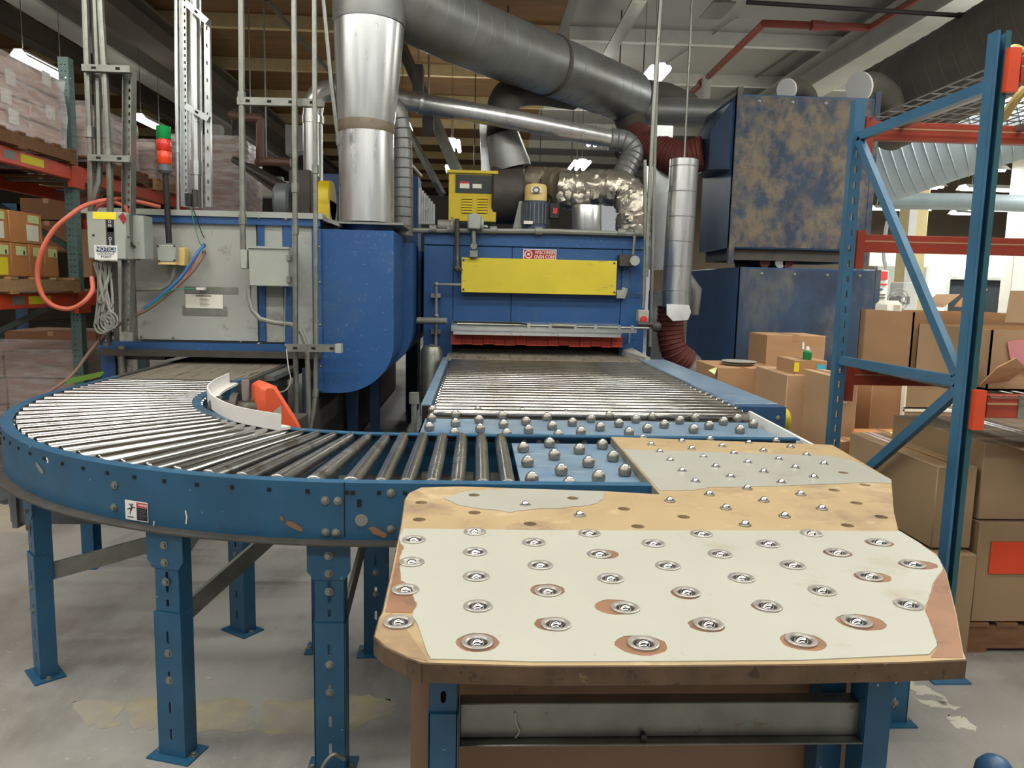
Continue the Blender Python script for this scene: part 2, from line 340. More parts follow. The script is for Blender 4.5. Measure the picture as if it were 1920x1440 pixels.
# ================================================================== the setting
FL = MB().box(-15, 18, -4, 40, -0.1, 0).build('floor', M['floor']); structure(FL)
CZ = 6.0; XB = 1.55
structure(MB().box(-15, XB, -4, 40, CZ, CZ + .12).build('ceiling', M['ceil_brown']))
structure(MB().box(XB, 18, -4, 40, CZ, CZ + .12).build('ceiling', M['ceil_white']))
structure(MB().box(-15, 5.5, 39.8, 40, 0, CZ).build('wall_back', M['wall']))
structure(MB().box(5.5, 18, 24, 24.2, 0, CZ).build('wall_back', M['wall_dark']))
structure(MB().box(-15.1, -15, -4, 40, 0, CZ).build('wall_left', M['wall_dark']))
structure(MB().box(18, 18.1, -4, 24, 0, CZ).build('wall_right', M['wall']))
for y in (8.6, 11.3, 13.9, 16.5, 19.1, 21.7, 24.3, 26.9, 29.5, 32.1, 34.7):
    structure(MB().box(-15, XB, y - .06, y + .06, CZ - .22, CZ).build('ceiling_beam', M['purlin']))
    structure(MB().box(XB, 18, y - .06, y + .06, CZ - .22, CZ).build('ceiling_beam', M['purlin_white']))
def girder(px, py, z, w, h, m, y0=7, y1=39.5):
    x = at(px, py, Z=z).x; b = MB()
    b.box(x - w / 2, x + w / 2, y0, y1, z, z + .05); b.box(x - .05, x + .05, y0, y1, z + .05, z + h - .05); b.box(x - w / 2, x + w / 2, y0, y1, z + h - .05, z + h)
    return structure(b.build('ceiling_beam', m))
girder(240, 128, 5.25, .42, .5, M['girder'])
girder(118, 118, 5.35, .2, .4, M['girder_dark'])
girder(330, 122, 5.3, .5, .45, M['girder_dark'])
girder(1645, 106, 5.3, .55, .5, M['girder'], 6, 23.8)
# worn paint on the floor
def floor_patch(strips, m, seedv=1, name='floor_line'):
    rnd = random.Random(seedv); b = MB()
    for st_ in strips:      # ragged flakes lying side by side along the old line
        P = [at(x, y, Z=0) for x, y in st_]; ring = []
        for i in range(4):
            u, v = P[i], P[(i + 1) % 4]
            for j in range(6): q = u.lerp(v, j / 6); ring.append((q.x + rnd.uniform(-.018, .018), q.y + rnd.uniform(-.018, .018)))
        b.plate(ring, [], 0.0, .0008)
    return b.build(name, m)
o = floor_patch([((125, 1314), (222, 1312), (230, 1362), (150, 1360)), ((236, 1311), (330, 1312), (345, 1370), (246, 1364)), ((360, 1314), (470, 1312), (474, 1372), (366, 1372)), ((490, 1312), (610, 1312), (612, 1372), (492, 1374)), ((640, 1300), (740, 1312), (742, 1340), (646, 1372))], M['floor_yellow'], 2); tag(o, 'worn yellow paint line on the concrete in front of the curved conveyor legs', 'floor marking', kind='stuff')
o = floor_patch([((-10, 945), (50, 955), (56, 1002), (-10, 998)), ((56, 956), (72, 962), (76, 1006), (62, 1004))], M['floor_yellow'], 3); tag(o, 'worn yellow paint line on the floor beside the wrapped pallet at left', 'floor marking', kind='stuff')
o = floor_patch([((1702, 1280), (1742, 1290), (1768, 1306), (1726, 1306)), ((1728, 1312), (1772, 1312), (1800, 1330), (1750, 1330)), ((1776, 1338), (1826, 1352), (1836, 1376), (1790, 1362))], M['floor_white'], 5); tag(o, 'scuffed pale paint marks on the concrete right of the wooden worktop', 'floor marking', kind='stuff')

# ------------------------------------------------------------------ lamps
k = 0
for x, px_ in ((-8.2, 'added farthest left'), (-5.2, 'far left'), (-2.4, 'left'), (.4, 'middle'), (3.2, 'right')):  # unseen rows; the farthest left lamps are added to brighten the left side
    for y, py_ in ((-1.8, 'in the row behind the viewer'), (1.4, 'in the row over the worktop'), (3.6, 'in the row over the ball table')):
        fluorescent('white strip light with two tubes, ' + px_ + ' one ' + py_, x, y, 4.85, 2.6, ang=0, power=LAMP_W, wide=.34)
def lamp_px(x0, y0, x1, y1, z, label, power=None, length=None, **kw):
    p = at((x0 + x1) / 2, (y0 + y1) / 2, Z=z); q0, q1 = at(x0, y0, Z=z), at(x1, y1, Z=z)
    return fluorescent(label, p.x, p.y, z, length or (q1 - q0).length, power=power, **kw)
lamp_px(38, 106, 123, 150, 4.2, 'bright strip light over the wrapped cartons on the upper left rack', power=40, wide=.22, tubes=2)
lamp_px(262, 222, 302, 243, 4.2, 'bright strip light just behind the green and red signal tower', power=40, wide=.26)
for x, y, ww, lb in ((848, 276, 24, 'bright hanging lamp above the yellow fan control cabinet'), (848, 320, 18, 'small oval lamp just over the top of the yellow fan control cabinet'), (1124, 264, 26, 'bright hanging lamp under the thin silver duct'), (1086, 312, 26, 'bright hanging lamp over the foil-wrapped duct'), (1220, 152, 28, 'bright hanging lamp beside the two thin hanging pipes'), (760, 235, 10, 'lamp glimpsed behind the tall silver duct')):
    p = at(x, y, Z=4.4); fluorescent(lb, p.x, p.y, 4.4, 1.2, power=60, tubes=3, wide=ww / 1430 * p.y * 1.1)
for x, y, ln, lb in ((1690, 350, 1.3, 'strip lamp under the pale spiral duct, nearest the diagonal rack brace'), (1792, 319, 1.3, 'strip lamp left of the front rack upright below the red beam'), (1688, 393, 1.2, 'strip lamp over the cream column in the packing area'), (1895, 357, 1.6, 'strip lamp right of the front rack upright over the packing area'), (1870, 394, 1.1, 'low strip lamp right of the front rack upright at the far wall'), (1812, 401, .6, 'tiny lamp left of the front rack upright at the far wall')):
    p = at(x, y, Z=3.7); fluorescent(lb, p.x, p.y, 3.7, ln * 1.3, ang=0, power=LAMP_W_RIGHT * .6, wide=.46, group='lamps of the packing area')
for (x, y, lb) in ((6.2, 4.5, 'strip lamp above the cartons right of the blue rack'), (6.5, 8.5, 'strip lamp above the bright packing floor'), (10, 10, 'strip lamp above the right end of the packing area')):
    fluorescent(lb, x, y, 4.6, 2.4, power=LAMP_W_RIGHT, wide=.34, group='lamps of the packing area')

# unlit strips, pipes and wires under the roof
def roof_run(name, x0, y0, x1, y1, z, label, cat, wd=.14, h=.08, m='galv'):
    a, b = at(x0, y0, Z=z), at(x1, y1, Z=z)
    xm = (a.x + b.x) / 2; mb = MB(); mb.box(xm - wd / 2, xm + wd / 2, a.y, b.y, z, z + .02); mb.box(xm - wd * .3, xm + wd * .3, a.y, b.y, z + .02, z + h)
    return tag(mb.build(name, M[m]), label, cat)
roof_run('lighting_channel', 1196, 0, 1122, 142, 5.3, 'long unlit metal lighting channel right of the big spiral duct', 'channel', .2)
roof_run('lighting_channel', 1076, 0, 1040, 105, 5.3, 'long unlit metal lighting channel above the big spiral duct', 'channel', .14)
roof_run('lighting_channel', 1360, 5, 1330, 36, 5.2, 'short unlit metal channel under the roof near the red pipe', 'channel', .3)
def pipe(name, pts, r, m, label, cat, n=8, couplings=()):
    b = MB().tube(pts, r, n)
    for c in couplings:
        i = min(int(c), len(pts) - 2); q = Vector(pts[i]).lerp(Vector(pts[i + 1]), c - i); d = (Vector(pts[i + 1]) - Vector(pts[i])).normalized()
        b.cyl(q - d * r * 1.6, q + d * r * 1.6, r * 1.35, n=n)
    return tag(b.build(name, M[m]), label, cat)
zp = 5.0; a = at(1280, 190, Z=zp); b_ = at(1432, 44, Z=zp); c_ = at(1640, 46, Z=zp); d_ = at(1695, 8, Z=zp)
pipe('sprinkler_pipe', [a, (b_.x, b_.y, zp), (c_.x, b_.y, zp), (c_.x + .05, b_.y - 1.6, zp)], .05, 'red_pipe', 'red sprinkler pipe bending under the white roof at upper right', 'pipe', couplings=(.3, 1.5))
pipe('black_pipe', [at(1400, 4, Y=7.5), at(1846, 32, Y=7.5), at(1849, -40, Y=7.5)], .022, 'black', 'thin black pipe with an elbow under the roof above the blue rack', 'pipe', couplings=(.9,))
pipe('support_wire', [at(1384, 33, Z=5.96), at(1236, 128, Z=5.96)], .012, 'galv', 'thin pale wire under the white roof left of the red pipe', 'wire', 5)
pipe('support_wire', [at(1500, 90, Z=5.96), at(1335, 200, Z=5.96)], .014, 'galv', 'thin pale wire under the white roof right of the red pipe', 'wire', 5)
pipe('drop_pipe', [at(1327, 140, Y=13), at(1321, 192, Y=13)], .075, 'white', 'short white vertical pipe stub below the roof behind the red pipe', 'pipe', 10)
dp = pipe('distant_pipe', [at(800, 312, Y=39.74), at(1000, 315, Y=39.74)], .08, 'white', 'distant pale horizontal pipe behind the yellow fan control cabinet', 'pipe')
dr = pipe('distant_red_pipe', [at(1130, 312, Y=39.7), at(1215, 305, Y=39.7)], .14, 'red_pipe', 'distant red pipe behind the elbow of the thin silver duct', 'pipe')
for o in (dp, dr):
    for dx in (-1.2, 1.0): c = WORLD[o.name]; MB().cyl((c.x + dx * .6, c.y, c.z + .1), (c.x + dx * .6, c.y, CZ), .02, n=6).build('hanger_rod', M['galv'], o)
for x, y0, y1, Y, lb in ((950, 0, 150, 13, 'thin hanger rod above the big spiral duct'), (1161, 50, 150, 13, 'thin hanger rod right of the big spiral duct'), (1206, 80, 145, 14, 'thin hanger rod of the lamp beside the thin pipes'), (889, 150, 310, 16, 'thin hanger rod left of the fan stack'), (1012, 255, 318, 20, 'thin hanger rod behind the grey fan duct'), (1072, 245, 300, 20, 'thin hanger rod above the foil-wrapped duct')):
    pipe('hanger_rod', [V(at(x, y1, Y=Y).x, Y, CZ), at(x, y1, Y=Y)], .012, 'dark_steel', lb, 'rod', 5)
# diagonal roof braces left of centre
for (x0, y0, Y0, x1, y1, Y1, r, lb) in ((752, 85, 12, 905, 430, 11, .06, 'long pale diagonal brace right of the tall silver duct'), (500, 0, 10, 790, 330, 15, .02, 'thin diagonal rod crossing behind the tall silver duct'), (758, 230, 9.5, 830, 365, 9, .03, 'short pale diagonal strut beside the yellow cabinet')):
    tag(MB().bar(at(x0, y0, Y=Y0), at(x1, y1, Y=Y1), r * 2, r * 2).build('roof_brace', M['galv']), lb, 'brace')
for x, y, wd, ht, Y, lb in ((783, 150, 18, 55, 10, 'dark grey box hanging on the diagonal brace behind the thin duct'), (802, 232, 20, 32, 11, 'small dark box on the diagonal brace under the thin duct'), (553, 262, 34, 52, 12, 'grey angular unit heater hanging behind the thin conduits')):
    p = at(x, y, Y=Y); s_ = Y / 1430
    o = MB().prism([(p.x - wd / 2 * s_, p.y, p.z - ht / 2 * s_), (p.x + wd / 2 * s_, p.y, p.z - ht / 3 * s_), (p.x + wd / 2 * s_, p.y, p.z + ht / 2 * s_), (p.x - wd / 2 * s_, p.y, p.z + ht / 2 * s_)], (0, .3, 0)).build('hanging_unit', M['dark_steel' if x > 700 else 'grey_box'])
    MB().cyl((p.x, p.y + .15, p.z + ht / 2 * s_), (p.x, p.y + .15, CZ), .015, n=6).build('hanger_rod', M['galv'], o); tag(o, lb, 'unit')

# ================================================================== curved roller conveyor
CX, CY = -.305, 4.045          # centre of the 90 degree turn
RO, RI = 1.85, 1.07         # web faces of outer and inner rail
ZT, ZB = .92, .742
YF, YB = CY - RO, CY - RI    # straight part: front and back rail
conv = thing('curved_conveyor', 'blue curved roller conveyor turning from the ball table to the grey oven', 'conveyor', (CX, CY, 0))
def arc(r, z, a0=180, a1=270, n=28): return [(CX + r * math.cos(math.radians(a0 + (a1 - a0) * i / n)), CY + r * math.sin(math.radians(a0 + (a1 - a0) * i / n)), z) for i in range(n + 1)]
def strip_section(path, prof, b):
    """sweep a closed (offset, z) profile along a flat path; offset is to the left of travel"""
    n = len(prof); vs = []
    P = [Vector((p[0], p[1], 0)) for p in path]
    for k, p in enumerate(P):
        t = (P[min(k + 1, len(P) - 1)] - P[max(k - 1, 0)]).normalized(); l = Vector((-t.y, t.x, 0))
        vs += [p + l * q[0] + Vector((0, 0, q[1])) for q in prof]
    fs = [(k * n + i, k * n + (i + 1) % n, (k + 1) * n + (i + 1) % n, (k + 1) * n + i) for k in range(len(P) - 1) for i in range(n)]
    fs += [tuple(range(n)), tuple((len(P) - 1) * n + i for i in reversed(range(n)))]
    return b.add(vs, fs)
def channel(web_in, flange):   # flange > 0 : towards the left of travel; outer face at 0
    return [(0, ZB), (0, ZT), (flange, ZT), (flange, ZT - .005), (web_in, ZT - .005), (web_in, ZB)]
outer_path = [(CX - RO, 4.62, 0)] + [(CX - RO, 4.35, 0)] + arc(RO, 0) 
b = strip_section(outer_path, channel(.006, .042), MB()); outer = b.build('outer_rail', M['blue_rail'], conv)
b = strip_section([(CX, YF, 0), (1.17, YF, 0)], channel(.006, .042), MB()); b.build('front_rail', M['blue_rail'], conv)
b = strip_section(outer_path + [(.35, YF, 0)], [(.004, ZB), (.004, ZB + .005), (-.046, ZB + .005), (-.046, ZB)], MB()); b.build('bottom_flange', M['dark_steel'], conv)
inner_path = [(CX - RI, 4.62, 0), (CX - RI, 4.35, 0)] + arc(RI, 0) + [(1.30, YB, 0)]
b = strip_section(inner_path, [(0, ZB), (0, ZT), (-.04, ZT), (-.04, ZT - .005), (-.006, ZT - .005), (-.006, ZB)], MB()); b.build('inner_rail', M['blue_rail'], conv)
# white guide strip on the inside of the turn
g = bez([(-1.372, 4.31, 0), (-1.353, 4.02, 0), (-1.306, 3.78, 0), (-1.243, 3.61, 0), (-1.160, 3.43, 0), (-1.036, 3.235, 0), (-.934, 3.12, 0), (-.824, 3.035, 0), (-.755, 2.985, 0)], 4)
b = strip_section(g, [(-.006, ZT), (-.006, ZT + .066), (.0, ZT + .066), (.0, ZT + .012), (.045, ZT + .012), (.045, ZT)], MB()); tag(b.build('guide_strip', M['white_plastic'], conv), 'white plastic guide strip')
# rollers
ZR = .902
def roller_mesh(p0, p1, r0, r1, m=M['chrome'], cap=True):
    d = (Vector(p1) - Vector(p0)).normalized(); b = MB()
    b.tube([p0, Vector(p0) + d * .004, Vector(p1) - d * .004, p1], 0, 16, True, [r0 * .8, r0, r1, r1 * .8]); b.cyl(Vector(p0) - d * .02, Vector(p1) + d * .02, .008, n=6)
    return b.build('roller', m, conv)
for k in range(6):
    x = .105 - k * .0762; roller_mesh((x, YF + .045, ZR), (x, YB - .01, ZR), .0235, .0235, M['roller_dull'])
NA = 25
for k in range(NA):
    a = math.radians(270 - 90 * (k + .55) / NA); c, s_ = math.cos(a), math.sin(a)
    roller_mesh((CX + (RO - .05) * c, CY + (RO - .05) * s_, ZR - .004), (CX + (RI + .012) * c, CY + (RI + .012) * s_, ZR), .0285, .0195, M['roller_dull'] if k < 5 else M['chrome'])
for k in range(6):
    y = CY + .04 + k * .078; roller_mesh((CX - RO + .045, y, ZR), (CX - RI - .01, y, ZR), .0235, .0235)
# axle ends showing as dark holes under the flange
b = MB()
for k in range(NA):
    a = math.radians(270 - 90 * (k + .55) / NA); c, s_ = math.cos(a), math.sin(a); p = V(CX + RO * c, CY + RO * s_, ZT - .028); b.bar(p - V(c, s_, 0) * .002, p + V(c, s_, 0) * .003, .011, .011)
for k in range(7):
    x = .105 - k * .0762; b.box(x - .0055, x + .0055, YF - .003, YF + .001, ZT - .034, ZT - .023)
b.build('axle_ends', M['dark'], conv)['kind'] = 'stuff'
def on_rail(x, z, r=RO):   # frame on the outer face of the front rail or the bend
    if x > CX: return frame((x, YF - .0005, z))
    a = math.atan2(-math.sqrt(RO ** 2 - (x - CX) ** 2), x - CX); nrm = V(math.cos(a), math.sin(a), 0)
    return frame((CX + (RO + .0005) * nrm.x, CY + (RO + .0005) * nrm.y, z), (-nrm.y, nrm.x, 0))
def bolt(T, parent, r=.011, m=None):
    b = MB(); b.lathe([(r * 1.5, 0), (r * 1.5, .002), (r, .003), (r, .009), (r * .5, .011)], (0, 0, 0), 8, T); return b.build('bolt', m or M['galv'], parent)
def rail_px(px, py):
    best = None
    for i in range(420):
        x = -2.15 + i * .0062; y = YF if x > CX else CY - math.sqrt(max(0, RO ** 2 - (x - CX) ** 2))
        p = at(px, py, Y=y); d = abs(p.x - x)
        if best is None or d < best[0]: best = (d, x, p.z)
    return on_rail(best[1], best[2])
for q in ((610, 938), (632, 939), (610, 998), (632, 999), (215, 909), (215, 951), (735, 924), (735, 992)): bolt(rail_px(*q), conv, .009)
T = rail_px(645, 960); decal(T, -.0012, .0012, -.075, .09, M['dark'], conv, 'rail_joint', .0012)
T = rail_px(676, 975); tag(MB().add(*[[T @ V(.019 * math.cos(i * PI / 8), .019 * math.sin(i * PI / 8), .0012) for i in range(16)], [tuple(range(16))]]).build('access_hole', M['hose_grey'], conv), 'round hole in the rail')
T = rail_px(674, 943); decal(T, -.006, .006, -.011, .011, M['dark'], conv, 'slot', .001)
for q, sx, sy in (((550, 986), .03, .012), ((708, 998), .03, .014), ((75, 878), .035, .012), ((530, 972), .006, .008)):
    T = rail_px(*q); cs = [(sx * math.cos(i * PI / 7) * random.uniform(.7, 1.1), sy * math.sin(i * PI / 7) * random.uniform(.7, 1.1) - .4 * sx * math.cos(i * PI / 7)) for i in range(14)]
    b = MB(); b.add([T @ V(u, v, .0011) for u, v in cs], [tuple(range(14))]); tag(b.build('worn_patch', M['board_edge' if q[0] > 500 else 'hose_grey'], conv), 'scraped bare patch on the rail')
# danger label
T = rail_px(257, 958) ; w2, h2 = .046, .031
lb = decal(T, -w2, w2, -h2, h2, M['print_white'], conv, 'danger_label', .0012); tag(lb, 'danger label with a falling figure')
decal(T, .001, w2 - .002, h2 - .018, h2 - .003, M['red'], lb, 'red_band', .0018)
decal(T, .001, w2 - .002, -h2 + .003, h2 - .019, M['print_black'], lb, 'black_field', .0018)
T2 = T @ Matrix.Translation((.0265, h2 - .0105, .0019)); text('DANGER', .0105, T2, M['print_white'], lb, sx=.85)
b = MB()
for (p, q, wd) in (((-.029, .021), (-.020, .012), .0035), ((-.018, .014), (-.022, .000), .006), ((-.017, .010), (-.005, .010), .0035), ((-.022, .000), (-.028, .006), .0036), ((-.028, .006), (-.037, .001), .0036), ((-.022, .000), (-.026, -.006), .0036), ((-.026, -.006), (-.026, -.013), .0032)):
    b.bar(T @ V(p[0], p[1], .0014), T @ V(q[0], q[1], .0014), wd, .0008, up=T.to_3x3() @ V(0, 0, 1))
b.lathe([(.0036, .001), (.0036, .0018)], (0, 0, 0), 10, T @ Matrix.Translation((-.0165, .0185, 0)))
b.bar(T @ V(-.038, -.0215, .0014), T @ V(-.013, -.0215, .0014), .003, .0008, up=T.to_3x3() @ V(0, 0, 1)); b.build('falling_figure', M['print_black'], lb)
b = MB()
for i in range(6): b.box(.004, .040 - (i % 3) * .005, h2 - .026 - i * .0055, h2 - .0245 - i * .0055, .0018, .0022, T)
b.build('small_print', M['print_grey'], lb)
# dried glue drips
for q0, q1 in (((347, 957), (350, 982)), ((289, 978), (287, 988)), ((88, 858), (90, 868))):
    Ta, Tb = rail_px(*q0), rail_px(*q1); MB().tube([Ta @ V(0, 0, .001), (Ta @ V(0, 0, .001)).lerp(Tb @ V(0, 0, .001), .5) + V(.003, 0, 0), Tb @ V(0, 0, .001)], .0022, 5).build('glue_drip', M['print_white'], conv)
# legs
def slotted(b, w_, z0, z1, slots, T, t=.004):
    b.plate([(-w_ / 2, z0), (w_ / 2, z0), (w_ / 2, z1), (-w_ / 2, z1)], slots, 0, t, T)
def rrect(cx, cz, a, h): return [(cx - a, cz - h), (cx, cz - h - a), (cx + a, cz - h), (cx + a, cz + h), (cx, cz + h + a), (cx - a, cz + h)]
def leg(x, y, face, parent, top=ZB, split=.48, name='leg', bracket=True, scale=1.0, foot=True, m=None, z_bracket=.12):
    """telescoping channel leg; face = direction angle the slotted face looks to"""
    m = m or M['blue_rail']
    xd = V(-math.sin(face), math.cos(face), 0)
    T = frame((x, y, 0), xd) if True else None
    W1, W2, D = .092 * scale, .084 * scale, .055
    b = MB()
    slots = [rrect(0, z, .005, .016) for z in (.08, .17, .27, .40) if z < split - .05]
    slotted(b, W1, .004, split, slots, T)
    for sx in (-1, 1): b.box(sx * W1 / 2 - .002, sx * W1 / 2 + .002, .004, split, -D, .004, T)
    slots = [rrect(0, z, .005, .008) for z in [split + .03 + .045 * i for i in range(5)] if z < top - .1]
    T2 = T @ Matrix.Translation((0, 0, -.006)); slotted(b, W2, split - .1, top, slots, T2)
    for sx in (-1, 1): b.box(sx * W2 / 2 - .002, sx * W2 / 2 + .002, split - .1, top, -D, .0, T2)
    o = b.build(name, m, parent)
    if bracket:
        w3 = .064 * scale; c = MB().prism([T @ V(u, v, .0005) for u, v in ((-w3, top), (w3, top), (w3, top - z_bracket * .78), (W2 / 2 + .004, top - z_bracket), (-W2 / 2 - .004, top - z_bracket), (-w3, top - z_bracket * .78))], T.to_3x3() @ V(0, 0, .004)); c.build('bracket', m, o)
        for z in (top - .045, top - .10): bolt(T @ Matrix.Translation((0, z, .004)), o, .009)
    for z in (split - .13, split - .22, split + .1): bolt(T @ Matrix.Translation((0, z, .002)), o, .009)
    if foot:
        q = MB(); q.box(-.075, .075, 0, .006, -.075, .03, T); q.build('foot_plate', m, o)
        for sx in (-.06, .06): bolt(frame((T @ V(sx, .006, -.02)), (1, 0, 0), (0, 1, 0)), o, .009)
    return o
A_ = lambda d: math.radians(d)
LB = (-.935, 2.29); LC = (-.425, YF + .01)
leg(LB[0], LB[1], A_(253), conv); l2 = leg(LC[0], LC[1], A_(270), conv, split=.485)
MB().tube(bez([V(-.425, YF - .06, .0), V(-.44, YF - .05, .05), V(-.41, YF - .035, .09), V(-.375, YF - .03, .07)]), .006, 6).build('wire_loop', M['galv'], l2)
leg(-1.63, 2.80, A_(222), conv)
leg(-2.02, 3.96, A_(182), conv)
leg(-.60, YB + .02, A_(272), conv, name='leg'); leg(-.385, YB - .01, A_(272), conv)
leg(-1.0, 3.17, A_(235), conv)
for p0, p1, lb in (((-1.58, 2.84, .40), (-1.0, 3.14, .50), 0), ((-.90, 2.33, .46), (-.64, 2.98, .64), 0), ((-.40, 2.25, .44), (-.385, 2.95, .66), 0), ((-.93, 2.36, .62), (-.99, 3.1, .70), 0)):
    MB().bar(p0, p1, .012, .065).build('cross_brace', M['galv'], conv)
# gear motor below the outside of the bend
gm = MB(); p = V(-1.66, 3.02, .64)
gm.box(p.x - .14, p.x + .30, p.y - .06, p.y + .14, p.z - .10, p.z + .04); gm.cyl((p.x - .16, p.y + .04, p.z - .02), (p.x - .02, p.y + .04, p.z - .02), .075, n=16)
go = gm.build('gear_motor', M['motor_grey'], conv, bev=.01); tag(go, 'grimy grey gear motor')
for i in range(3): MB().box(p.x - .12 + i * .05, p.x - .10 + i * .05, p.y - .075, p.y + .15, p.z - .11, p.z + .05).build('cooling_fin', M['motor_grey'], go)
mo = MB().cyl((-1.93, 3.45, .645), (-1.93, 3.15, .645), .085, n=18).build('drive_motor', M['motor_grey'], conv, bev=.01)
MB().cyl((-1.93, 3.16, .645), (-1.93, 3.13, .645), .06, n=14).build('end_cap', M['motor_grey'], mo)
# drive shaft and bearings visible between the straight rollers
for x in (-.18, -.03, .06): MB().cyl((x, 2.62, .80), (x + .03, 2.62, .80), .05, n=14).build('drive_pulley', M['dark_steel'], conv)
MB().box(-.45, .55, YF + .02, YB - .02, .752, .758).build('drip_tray', M['dark_steel'], conv)

# orange chain guard inside the bend
cg = thing('chain_guard', 'orange sheet metal chain guard with a worn label inside the conveyor bend', 'guard', (-.98, 3.5, .7))
T = frame((-.93, 3.42, .86), (.86, .5, 0))
pr = [(-.02, .160), (-.005, .185), (.035, .183), (.05, .17), (.15, .0), (.165, -.04), (.165, -.16), (-.02, -.16)]
cgb = MB().prism([T @ V(u, v, 0) for u, v in pr], T.to_3x3() @ V(0, 0, -.19)).build('guard_cover', M['guard_orange'], cg, bev=.018)
MB().prism([T @ V(u, v, 0.001) for u, v in ((.03, .06), (.065, .085), (.07, .02), (.035, -.01))], T.to_3x3() @ V(0, 0, .001)).build('worn_label', M['laminate_grey'], cg)
c0 = V(-1.05, 3.52, .915)
ds = MB(); ax = V(1, 0.05, 0)
ds.cyl(c0 - ax * .16, c0 + ax * .10, .04, n=16); ds.cyl(c0 - ax * .06, c0 - ax * .03, .075, n=18); ds.cyl(c0 - ax * .13, c0 - ax * .10, .06, n=12)
ds.build('greasy_sprocket', M['dark_steel'], cg)
MB().cyl(c0 + V(0, 0, .04), c0 + V(0.0, 0, .135), .017, n=10).build('grease_fitting', M['hose_grey'], cg)
MB().box(c0.x - .16, c0.x + .24, c0.y + .02, c0.y + .2, .35, c0.z - .05).build('support_bracket', M['dark_steel'], cg)

# green strip at the far end of the outer rail, leaning on the rail
gs = MB().prism([at(121, 722, Y=4.5), at(188, 707, Y=4.62), at(194, 699, Y=4.62), at(188, 697, Y=4.62), at(127, 710, Y=4.5)], (0, .012, 0)).build('green_strip', M['strip_green'])
tag(gs, 'short green painted metal strip standing on the outer rail beside the grey oven', 'strip')

# ================================================================== ball transfer table
ZP = .886            # steel plate level
bt = thing('ball_transfer_table', 'blue steel ball transfer table with two plates of steel balls between conveyor and roller bed', 'conveyor table', (.53, 2.9, 0))
b = MB(); b.box(-.232, 1.30, 2.985, 3.50, ZP - .012, ZP); b.box(-.232, 1.30, 2.985, 2.99, ZP - .075, ZP); b.box(-.232, -.226, 2.985, 3.5, ZP - .06, ZP)
b.build('rear_plate', M['blue_table'], bt)
b = MB(); b.box(.148, 1.17, YF + .05, YB - .045, ZP - .006, ZP + .006); b.build('front_plate', M['blue_table'], bt)
MB().box(-.20, 1.33, 3.505, 3.52, ZP - .09, ZP - .03).build('rear_lip', M['dark_steel'], bt)
housing = MB().lathe([(.0165, 0), (.0208, .006), (.0224, .014), (.0216, .022), (.0178, .030), (.0128, .0345)], (0, 0, 0), 18).build('ball_transfer', M['cup'], bt, origin=(0, 0, 0))
hball = MB().ball((0, 0, 0), .0135, 14, 8).build('ball', M['ball'], housing, origin=(0, 0, 0))
hball.parent = housing; hball.location = (0, 0, .028)
hmesh, bmesh_ = housing, hball
first = [True]
def ball_transfer(p, parent):
    L_ = p - WORLD[parent.name]
    if first[0]: first[0] = False; housing.location = L_; return
    h = dup(housing, L_, parent); dup(hball, (0, 0, .028), h)
rear = [(811, 775), (896, 777), (979, 780), (1061, 783), (1142, 786), (1223, 788), (1303, 790), (1382, 791),
        (854, 784), (941, 786), (1025, 789), (1108, 792), (1192, 793), (1274, 795), (1356, 797), (1412, 802),
        (809, 791), (898, 794), (986, 797), (1073, 799), (1160, 801), (1245, 803), (1329, 805),
        (854, 800), (944, 803), (1035, 806), (1125, 808), (1213, 811), (1300, 812), (1387, 813),
        (805, 808), (900, 811), (991, 813), (1089, 817), (1179, 818)]
for q in rear: ball_transfer(at(q[0], q[1], Z=ZP), bt)
for q in ((981, 848), (1030, 839), (1129, 842), (989, 875), (1039, 862), (1086, 851), (1149, 865), (997, 907), (1052, 891), (1103, 876), (1067, 917), (1122, 904), (1171, 892)):
    ball_transfer(at(q[0], q[1], Z=ZP + .006), bt)
for q in ((852, 813.5), (950, 815), (1047, 817)): ball_transfer(at(q[0], q[1], Z=ZP) + V(0, 0, -.012), bt)
# bare spots left by missing balls along the back rail
for x in (.20, .26, .33, .44, .5): MB().cyl((x, YB - .008, .887), (x, YB - .005, .887), .012, n=12).build('bolt_head', M['ring'], bt)
leg(1.49, 2.45, A_(270), bt, top=.44, split=.30, bracket=False)
for x, y in ((-.19, 3.05), (1.24, 3.05), (1.24, 3.45), (-.19, 3.45)):
    leg(x, y, A_(270), bt, top=.8, split=.42, bracket=False)
MB().box(1.24, 1.5, 2.46, 2.50, .36, .42).build('cross_brace', M['blue_rail'], bt)
MB().box(1.22, 1.26, 2.46, 3.02, .36, .42).build('cross_brace', M['blue_rail'], bt)
wg = MB(); wg.prism([(1.315, 3.56, ZP - .03), (1.315, 2.80, ZP - .03), (1.315, 2.80, ZP + .028), (1.315, 3.56, ZP + .046)], (.012, 0, 0))
tag(wg.build('side_board', M['white'], bt), 'white side board')
# limit switch post in the gap left of the table
ls = thing('sensor_post', 'short grey sensor post standing in the gap left of the ball table', 'sensor', at(776, 815, Y=3.4))
p = at(776, 800, Y=3.4)
MB().cyl((p.x, p.y, .55), (p.x, p.y, .99), .012, n=8).build('post', M['galv'], ls); MB().cyl((p.x, p.y, .97), (p.x, p.y, 1.02), .022, n=10).build('sensor_head', M['galv'], ls); MB().box(p.x - .07, p.x + .1, p.y - .05, p.y + .05, 0, .56).build('post_base', M['dark_steel'], ls)

